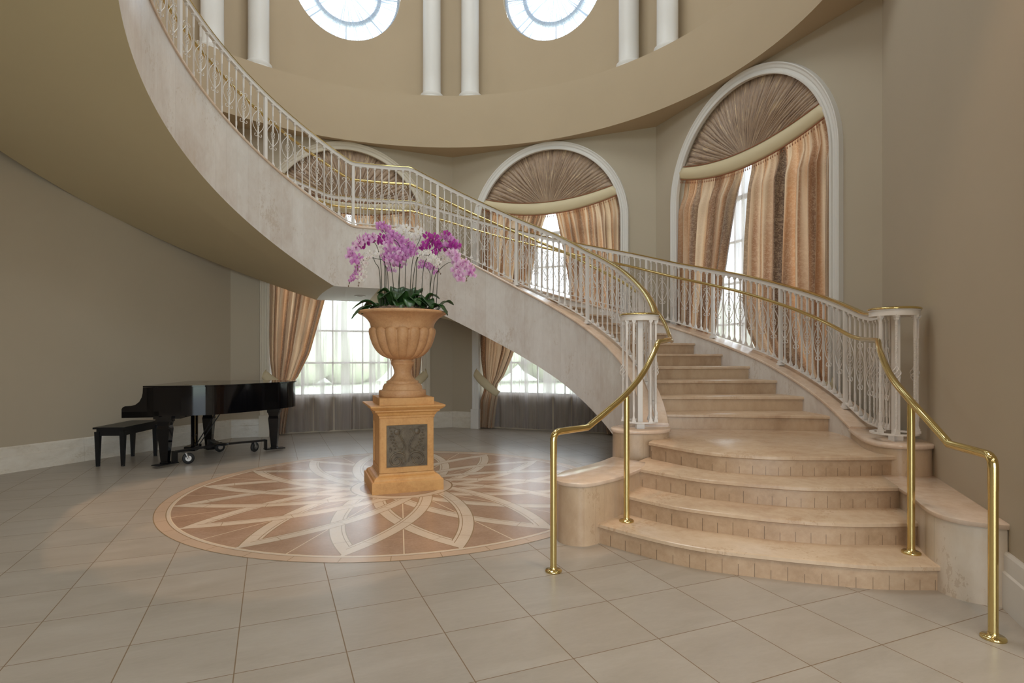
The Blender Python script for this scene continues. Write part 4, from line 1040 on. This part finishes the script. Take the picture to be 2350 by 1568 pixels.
mb = MB(); pf = [(.300, .752), (.318, .765), (.322, .79), (.328, .815), (.345, .845), (.375, .878), (.410, .902), (.432, .912), (.445, .918), (.450, .928), (.447, .940), (.435, .947), (.415, .950), (.405, .945), (.385, .92), (.365, .90)]
mb.lathe([(p.x, p.z) for p in catmull([(a, 0, b_) for a, b_ in pf], 2)], n=72); o = mb.build('rim', M['urn'], urn)
weld_smooth(o, 60)

# moss in the urn
mb = MB(); rnd = random.Random(5); rows = []
for i in range(16):
    r = .405*i/15; rows.append([(r*cos(2*pi*k/60), r*sin(2*pi*k/60), .925+.07*(1-(i/15)**2)+rnd.uniform(-.012, .012)+.02*sin(k*.7+i)*sin(i*.8)) for k in range(60)])
mb.grid(rows, True, closed_u=True)
for k in range(420):
    a = rnd.uniform(0, 2*pi); r = .41*sqrt(rnd.random()); z = .937+.07*(1-(r/.41)**2); d = Vector((rnd.uniform(-1, 1), rnd.uniform(-1, 1), rnd.uniform(.0, .7)))*.02
    p = Vector((r*cos(a), r*sin(a), z)); mb.tube([p-d, p+Vector((0, 0, .008)), p+d], .0016, 4, False)
o = mb.build('dry_moss', M['moss'], None, (PC.x, PC.y, .8515)); tag(o, 'brown dry moss heaped around the orchid leaves in the urn', 'moss', kind='stuff')

# ------------------------------------------------------------------ orchids
def flower_mesh(mat, name):
    mb = MB()
    def pet(ang, L, Wd, curl, base=.006, lift=0.0, pw=.5):
        rows = []
        for i in range(6):
            t = i/5; wv = Wd*sin(pi*min(1, (t*.92+.06)))**pw*(.35+.65*min(1, t*1.6)); row = []
            for j in range(5):
                u = (j/4-.5)*2; x = base+L*t-abs(u)*L*.10*t; y = u*wv; z = lift-curl*t*t*L+.15*wv*(1-u*u)
                row.append((x*cos(ang)-y*sin(ang), x*sin(ang)+y*cos(ang), z))
            rows.append(row)
        mb.grid(rows, True)
    for a in (pi/2, pi/2+2.15, pi/2-2.15): pet(a, .034, .0125, .25, lift=-.002)
    for a in (.12, pi-.12): pet(a, .037, .0205, .15, lift=.002, pw=.42)
    pet(-pi/2, .013, .007, -1.0, lift=.004); mb.lathe([(.001, .004), (.0035, .008), (.001, .012)], n=6)
    return mb.build(name, mat)
FM = {}
for k in ('lilac', 'pale', 'magenta', 'white', 'spot'):
    o = flower_mesh(M['p_'+k], 'tmp'); FM[k] = o.data; bpy.data.objects.remove(o)
mb = MB(); mb.lathe([(.001, -.012), (.006, -.004), (.006, .004), (.001, .013)], n=8); o = mb.build('tmp', M['bud']); BUD = o.data; bpy.data.objects.remove(o)
mb = MB(); rows = []
def crop_pt(cx_, cy_, dy):
    px, py = 770+cx_/6.818, 500+cy_/6.818; Y = PC.y+dy
    return Vector(((px-1175)/1307*Y, Y, CAM_H+(818.5-py)/1307*Y))
def leaf_part(parent, base, ang, L, wd, rise, droop):
    mb = MB(); rows = []
    for i in range(11):
        t = i/10; c = Vector((L*t*cos(ang), L*t*sin(ang), 1.5*rise*sin(min(1, t*1.25)*pi*.55)-droop*1.1*t**2.4)); w_ = wd*1.5*sin(pi*(t*.93+.05))**.6
        nv = Vector((-sin(ang), cos(ang), 0)); rows.append([tuple(base+c+nv*w_*u+Vector((0, 0, abs(u)*w_*.35))) for u in (-1, -.5, 0, .5, 1)])
    mb.grid(rows, True); o = mb.build('leaf', M['leaf'], parent, -Vector(parent.location)); s = o.modifiers.new('s', 'SOLIDIFY'); s.thickness = .003; return o
rnd = random.Random(12)
def orchid(label, base, path, bloom, kind, dy, count, size=1.0, buds=0, leaves=(), mixk=None, spread=.022):
    b0 = crop_pt(base[0], base[1], dy*.35); b0.z = .8515+.93
    root = thing('orchid', label, 'orchid', b0, 'orchids planted in the urn'); L = Vector(root.location)
    pts = [b0]+[crop_pt(x, y, dy*(.4+.6*(i+1)/len(path))) for i, (x, y) in enumerate(path)]
    cm = catmull(pts, 7)
    mb = MB(); mb.tube([p-L for p in cm], lambda i: .0042*(1-.4*i/len(cm)), 6); mb.build('stem', M['stem'], root)
    # blossoms follow their own line
    bp = catmull([crop_pt(x, y, dy*1.0) for x, y in bloom], 8); ln = [0]
    for a, b_ in zip(bp, bp[1:]): ln.append(ln[-1]+(b_-a).length)
    for q in range(count):
        d = ln[-1]*(q+.5)/count; j = max(i for i in range(len(ln)) if ln[i] <= d); j = min(j, len(bp)-2)
        p = bp[j].lerp(bp[j+1], (d-ln[j])/max(1e-6, ln[j+1]-ln[j])); t = (bp[j+1]-bp[j]).normalized(); nx = Vector((-t.z, 0, t.x))
        sd = 1 if q % 2 else -1
        p = p+nx*sd*spread*rnd.uniform(.5, 1.2)+Vector((0, rnd.uniform(-.03, .03), 0))
        kk = mixk if (mixk and rnd.random() < .35) else kind
        f = bpy.data.objects.new('flower', FM[kk]); COL.objects.link(f); f.parent = root; f.location = p-L
        face = Vector((rnd.uniform(-.55, .55)+nx.x*sd*.4, -1+rnd.uniform(-.1, .5), rnd.uniform(-.35, .25)))
        f.rotation_euler = face.to_track_quat('Z', 'Y').to_euler(); f.rotation_euler.rotate_axis('Z', rnd.uniform(-.35, .35))
        s = size*rnd.uniform(.85, 1.12); f.scale = (s*1.08, s*1.08, s*1.08)
    e = bp[-1]; d = (bp[-1]-bp[-2]).normalized()
    for q in range(buds):
        bb = bpy.data.objects.new('bud', BUD); COL.objects.link(bb); bb.parent = root; bb.location = e+d*.022*(q+1)+Vector((0, 0, -.006 if q % 2 else .006))-L; bb.scale = (1.0-.12*q,)*3
    if buds:
        mb = MB(); mb.tube([e-L, e+d*.012-L, e+d*.024*(buds+.3)-L], .0016, 5); mb.build('twig', M['stem'], root)
    for (ang, Ln, wd, rise, droop) in leaves: leaf_part(root, b0+Vector((0, 0, -.01)), radians(ang), Ln, wd, rise, droop)
    return root
orchid('pale pink orchid arching to the far left of the urn', (735, 1140), [(715, 850), (690, 600), (620, 400), (480, 330), (350, 420), (260, 560)], [(600, 330), (470, 300), (340, 400), (260, 520), (220, 640), (330, 640), (340, 720)], 'pale', -.10, 15, 1.1, 3, ((200, .30, .045, .10, .10), (150, .26, .042, .09, .08)), 'lilac')
orchid('deep magenta orchid at the upper left of the arrangement', (760, 1140), [(770, 900), (765, 650), (730, 440), (660, 330)], [(760, 420), (700, 330), (640, 320), (540, 340), (470, 380), (340, 490)], 'magenta', .05, 11, 1.05, 0, ((110, .22, .04, .14, .05),))
orchid('white spotted orchid hanging down on the left side', (705, 1140), [(690, 860), (620, 700), (560, 560), (480, 560)], [(740, 460), (680, 520), (600, 560), (500, 600), (460, 680), (440, 780), (420, 880), (380, 990)], 'spot', -.16, 20, .72, 2, ((235, .24, .04, .06, .10), (215, .3, .05, .06, .14)), 'white')
orchid('small violet-pink orchid spray drooping at the lower left', (780, 1110), [(780, 760), (640, 640), (480, 640), (400, 700)], [(390, 720), (340, 800), (320, 880), (250, 960), (230, 1000)], 'lilac', -.05, 11, .72, 2)
orchid('lilac orchid leaning up to the top left, tallest of the lilac ones', (935, 1110), [(890, 900), (835, 620), (840, 420), (790, 260), (730, 190)], [(1040, 400), (980, 330), (900, 270), (830, 220), (770, 160), (660, 120)], 'lilac', .02, 15, 1.0, 0, ((265, .26, .05, .07, .13), (60, .2, .04, .12, .04), (240, .24, .05, .15, .08), (150, .22, .05, .15, .05)))
orchid('lilac orchid hanging in a dense cluster left of centre', (960, 1110), [(1000, 850), (1040, 600), (980, 400), (900, 350), (850, 420)], [(860, 340), (830, 450), (850, 540), (800, 620), (900, 640), (960, 680), (980, 560), (930, 470)], 'lilac', -.14, 24, 1.0, 0, ((290, .22, .05, .10, .14), (100, .2, .05, .19, .02), (200, .2, .05, .17, .05)), 'pale')
orchid('lilac orchid hanging in a dense cluster at the centre', (1085, 1090), [(1095, 800), (1130, 560), (1140, 430)], [(1080, 390), (1160, 420), (1230, 520), (1190, 580), (1110, 480), (1060, 560), (1080, 640), (1020, 520), (1000, 420)], 'lilac', -.08, 26, .95, 0, ((315, .26, .05, .12, .10), (80, .22, .05, .19, .03), (255, .2, .052, .16, .10), (350, .24, .05, .14, .08)))
orchid('white orchid standing at the very top centre', (1000, 1100), [(1000, 800), (1010, 500), (1030, 300), (1060, 220)], [(930, 200), (1000, 180), (1080, 170), (1120, 240), (1060, 280), (960, 260), (1110, 340), (1190, 370)], 'white', .16, 15, 1.15, 0)
orchid('white orchid at the top right of centre, facing the railing', (1150, 1100), [(1190, 800), (1250, 500), (1320, 340), (1330, 260)], [(1230, 240), (1300, 210), (1330, 280), (1240, 300), (1190, 370), (1270, 340)], 'white', .14, 9, 1.05, 1)
orchid('deep magenta orchid right of centre with a dark arching stem', (1165, 1110), [(1230, 850), (1290, 600), (1390, 490), (1470, 400), (1530, 350)], [(1350, 430), (1400, 480), (1460, 290), (1540, 330), (1600, 350), (1560, 430), (1600, 500), (1520, 510)], 'magenta', -.05, 14, 1.05, 0, ((330, .28, .048, .10, .10), (20, .24, .04, .10, .07), (280, .24, .052, .12, .14), (60, .18, .05, .18, .03)))
orchid('deep magenta orchid at the upper right, topmost of the right side', (1335, 1070), [(1375, 800), (1480, 560), (1600, 420), (1680, 330)], [(1660, 240), (1720, 270), (1760, 320), (1820, 330), (1860, 400), (1900, 480), (1760, 460), (1700, 400), (1660, 460)], 'magenta', .04, 15, 1.1, 0, ((350, .2, .05, .14, .05), (310, .22, .05, .12, .12)), 'lilac')
orchid('pale pink orchid arching down on the far right, longest dark stem', (1450, 1150), [(1500, 950), (1570, 650), (1640, 480), (1740, 460), (1820, 510), (1860, 650), (1900, 800), (2010, 930)], [(1800, 520), (1860, 580), (1910, 640), (1880, 700), (1960, 760), (1900, 820), (1930, 900), (1990, 940)], 'pale', -.12, 17, 1.15, 2, ((340, .22, .045, .08, .13), (10, .2, .04, .07, .08)))
orchid('pale pink orchid spray at the outermost right tip', (1500, 1160), [(1550, 950), (1640, 800), (1780, 700), (1950, 700)], [(1990, 690), (2050, 740), (2100, 800), (2140, 860), (2100, 900)], 'pale', -.06, 11, .95, 3, (), 'lilac')
orchid('small creamy white orchid spray arching right of centre', (1245, 1090), [(1265, 850), (1280, 650), (1340, 580), (1440, 590)], [(1290, 570), (1370, 540), (1440, 580), (1500, 620), (1560, 690), (1620, 740), (1560, 640), (1460, 640)], 'white', -.18, 26, .62, 0, ((300, .2, .04, .06, .12),))
orchid('small lilac orchid low behind the creamy white spray', (1470, 1150), [(1480, 950), (1470, 850), (1430, 780)], [(1300, 740), (1360, 720), (1430, 740), (1490, 760), (1590, 830)], 'lilac', .08, 9, .8, 2)
orchid('pale lilac orchid low behind the stems on the left', (830, 1110), [(820, 950), (800, 800), (760, 700)], [(760, 560), (760, 640), (860, 760), (850, 840), (1010, 720), (1060, 760)], 'pale', .14, 10, .8, 0, (), 'lilac')
orchid('white orchid low behind the right stems', (1570, 1120), [(1600, 900), (1640, 700), (1660, 600)], [(1600, 620), (1650, 570), (1710, 560), (1700, 620), (1640, 640)], 'white', .12, 7, .9, 0, ((30, .2, .04, .1, .04),))

# ------------------------------------------------------------------ piano, bench, dolly
PHI = radians(10); PO = Vector((-4.58, 6.68, 0))
piano = thing('grand_piano', 'closed black lacquered baby grand piano against the left wall', 'piano', PO); piano.rotation_euler = (0, 0, PHI)
WID = 1.45
def outline(off=0.0):
    pts = [(.27, 0-off), (.50, 0-off), (.70, .0-off), (.90, .03-off), (1.06, .12-off), (1.22, .28-off), (1.37, .47-off*.9), (1.51, .66-off*.8), (1.63, .84-off*.5), (1.70+off*.6, 1.02), (1.715+off, 1.18), (1.66+off*.8, 1.34+off*.6), (1.54, 1.43+off), (1.36, WID+off), (.27, WID+off)]
    p = catmull([(a, b_, 0) for a, b_ in pts[:-1]], 5); return [Vector((q.x, q.y)) for q in p]+[Vector(pts[-1])]
O = outline()
mb = MB(); mb.prism([(p.x, p.y) for p in O], .625, .965, True); o = mb.build('rim', M['black'], piano); weld_smooth(o, 40)
Ol = outline(.018); 
def clip_u(poly, u0, u1):
    return [p for p in poly if u0-1e-6 <= p.x <= u1+1e-6]
mb = MB(); lid = [(p.x, p.y) for p in Ol if p.x > .60]; lid = [(.60, -.018)]+lid+[(.60, WID+.018)]
mb.prism(lid, .968, .986, True); o = mb.build('lid', M['black'], piano); weld_smooth(o, 40)
mb = MB(); mb.prism([(.235, -.018), (.597, -.018), (.597, WID+.018), (.235, WID+.018)], .968, .986); mb.build('lid_flap', M['black'], piano)
# key bed, cheeks with the scooped profile, fallboard
mb = MB(); mb.box((.20, WID/2, .645), (.40, WID, .07)); mb.box((.45, WID/2, .60), (.30, WID-.2, .04)); mb.build('key_bed', M['black'], piano)
prof = [(.0, .61), (.0, .715), (.012, .735), (.035, .748), (.10, .75), (.15, .765), (.19, .80), (.215, .85), (.225, .90), (.228, .966), (.34, .966), (.34, .61)]
for v0 in (0, WID-.05):
    mb = MB(); n = len(prof); vs = [(a, v0, b_) for a, b_ in prof]+[(a, v0+.05, b_) for a, b_ in prof]
    mb.add(vs, [tuple(range(n)), tuple(range(2*n-1, n-1, -1))]+[(i, (i+1) % n, n+(i+1) % n, n+i) for i in range(n)]); o = mb.build('cheek', M['black'], piano); recalc(o)
mb = MB(); vs = [(.03, .05, .68), (.03, .05, .735), (.16, .05, .76), (.24, .05, .90), (.30, .05, .965), (.30, .05, .68)]; n = 6
mb.add(vs+[(a, WID-.05, b_) for a, _, b_ in vs], [tuple(range(6)), tuple(range(11, 5, -1))]+[(i, (i+1) % n, n+(i+1) % n, n+i) for i in range(n)]); o = mb.build('fallboard', M['black'], piano); recalc(o)
LEGS = [(.42, .13), (.52, WID-.12), (1.44, 1.14)]
for u, v in LEGS:
    mb = MB(); mb.box((u, v, .605), (.20, .17, .045)); mb.box((u, v, .565), (.165, .135, .04))
    mb.add([(u+sx*a, v+sy*a, z) for a, z in ((.037, .055), (.068, .46), (.060, .50), (.072, .55)) for sx, sy in ((-1, -1), (1, -1), (1, 1), (-1, 1))], [(0, 1, 2, 3)]+[(4*k+i, 4*k+(i+1) % 4, 4*k+4+(i+1) % 4, 4*k+4+i) for k in range(3) for i in range(4)]+[(12, 13, 14, 15)])
    mb.box((u, v, .05), (.088, .088, .02)); o = mb.build('leg', M['black'], piano); recalc(o)
# curved brackets beside the front legs
lyre = MB(); lu, lv = .54, WID/2
for dv in (-.055, .055): lyre.box((lu, lv+dv, .36), (.04, .03, .46))
lyre.box((lu, lv, .59), (.09, .20, .03)); lyre.box((lu-.02, lv, .135), (.13, .24, .06)); lyre.box((lu, lv, .30), (.03, .16, .02))
o = lyre.build('pedal_lyre', M['black'], piano)
for dv in (-.03, 0, .03): pass
mb = MB()
for dv in (-.06, 0, .06): mb.tube([(lu-.03, lv+dv, .12), (lu-.11, lv+dv, .115), (lu-.17, lv+dv, .095)], .009, 8)
for dv in (-.02, .0, .02): mb.tube([(lu, lv+dv, .14), (lu, lv+dv, .58)], .0035, 6)
mb.build('pedals', M['brass'], o)
mb = MB()
for dv in (-.07, .07): mb.tube([(lu+.02, lv+dv, .14), (lu+.30, lv+dv*1.6, .60)], .007, 6)
mb.build('brace', M['black_satin'], o)
for dv in (0,):
    mb = MB()
    for v in (.30, .95): mb.box((.598, v, .984), (.05, .006, .006))
    mb.build('hinge', M['brass'], piano)

dolly = thing('piano_dolly', 'black three-armed steel dolly with grey casters carrying the piano', 'dolly', PO); dolly.rotation_euler = (0, 0, PHI)
hub = Vector((.84, .78)); 
mb = MB(); mb.lathe([(.01, .150), (.10, .150), (.10, .170), (.01, .170)], (hub.x, hub.y), 20); mb.build('hub', M['black_satin'], dolly)
for i, (u, v) in enumerate(LEGS):
    L_ = Vector((u, v)); d = (L_-hub).normalized(); n_ = Vector((-d.y, d.x))
    e = L_-d*.14; mb = MB()
    c = (hub+e)/2; ln = (e-hub).length; mb.box((c.x, c.y, .160), (ln, .045, .025), atan2(d.y, d.x))
    mb.box(((L_-d*.12).x, (L_-d*.12).y, .098), (.02, .09, .145), atan2(d.y, d.x)); mb.box((L_.x, L_.y, .034), (.26, .13, .010), atan2(d.y, d.x))
    o = mb.build('arm', M['black_satin'], dolly)
    cs = e-d*.10+n_*(.085 if i != 1 else -.085); wl = MB()
    ax = Vector((d.y, -d.x))  # wheel axis across the view
    ax = Vector((cos(-1.15+.35*i), sin(-1.15+.35*i))); tt = Vector((ax.y, -ax.x))
    def ring_(r, h): return [(cs.x+tt.x*r*cos(a)+ax.x*h, cs.y+tt.y*r*cos(a)+ax.y*h, .0695+r*sin(a)) for a in [2*pi*q/24 for q in range(24)]]
    wl.grid([ring_(r, h) for r, h in ((.012, -.019), (.058, -.019), (.068, -.012), (.068, .012), (.058, .019), (.012, .019))], True, closed_u=True)
    w_ = wl.build('wheel', M['rubber'], o); 
    fk = MB()
    for h in (-.024, .024):
        q = [Vector((cs.x+ax.x*h, cs.y+ax.y*h, .0695)), Vector((cs.x+ax.x*h+tt.x*.03, cs.y+ax.y*h+tt.y*.03, .140))]
        fk.tube(q, .014, 6)
        hc = [(cs.x+tt.x*r_*cos(a)+ax.x*h, cs.y+tt.y*r_*cos(a)+ax.y*h, .0695+r_*sin(a)) for r_ in (.034,) for a in [2*pi*g_/20 for g_ in range(20)]]; hd = [(a_[0]-ax.x*h*.12, a_[1]-ax.y*h*.12, a_[2]) for a_ in hc]
        fk.add(hc+hd, [tuple(range(20)), tuple(range(39, 19, -1))]+[(g_, (g_+1) % 20, 20+(g_+1) % 20, 20+g_) for g_ in range(20)])
    fk.box((cs.x+tt.x*.03, cs.y+tt.y*.03, .146), (.075, .06, .006), atan2(d.y, d.x)); fk.build('fork', M['steel'], o)

bench = thing('piano_bench', 'low black wooden bench standing left of the piano', 'bench', (-4.90, 7.27, 0)); bench.rotation_euler = (0, 0, radians(4))
mb = MB(); mb.box((0, 0, .465), (.36, .80, .022)); mb.build('seat', M['black_satin'], bench)
mb = MB(); mb.box((0, 0, .412), (.31, .74, .085)); mb.build('apron', M['black_satin'], bench)
for sx in (-1, 1):
    for sy in (-1, 1):
        mb = MB(); mb.add([(sx*.145+a_*h, sy*.355+b_*h, z) for h, z in ((.016, .0), (.028, .42)) for a_, b_ in ((-1, -1), (1, -1), (1, 1), (-1, 1))], [(3, 2, 1, 0), (4, 5, 6, 7)]+[(i, (i+1) % 4, 4+(i+1) % 4, 4+i) for i in range(4)])
        mb.lathe([(.01, 0), (.022, 0), (.024, .006), (.02, .014), (.01, .016)], (sx*.145, sy*.355), 12); mb.build('leg', M['black_satin'], bench)

# recessed lamp under the landing
lx, ly = -2.43, 9.10
cl = thing('ceiling_light', 'small round recessed light in the soffit under the landing', 'light', (lx, ly, 2.303))
mb = MB(); rows = [[(r*cos(2*pi*k/32), r*sin(2*pi*k/32), z) for k in range(32)] for r, z in ((.050, .0), (.052, -.008), (.085, -.008), (.088, .0))]
mb.grid(rows, True, closed_u=True); mb.build('trim_ring', M['white'], cl)
mb = MB(); mb.lathe([(.001, -.003), (.050, -.003)], n=32); mb.build('lamp_face', M['dark'], cl)
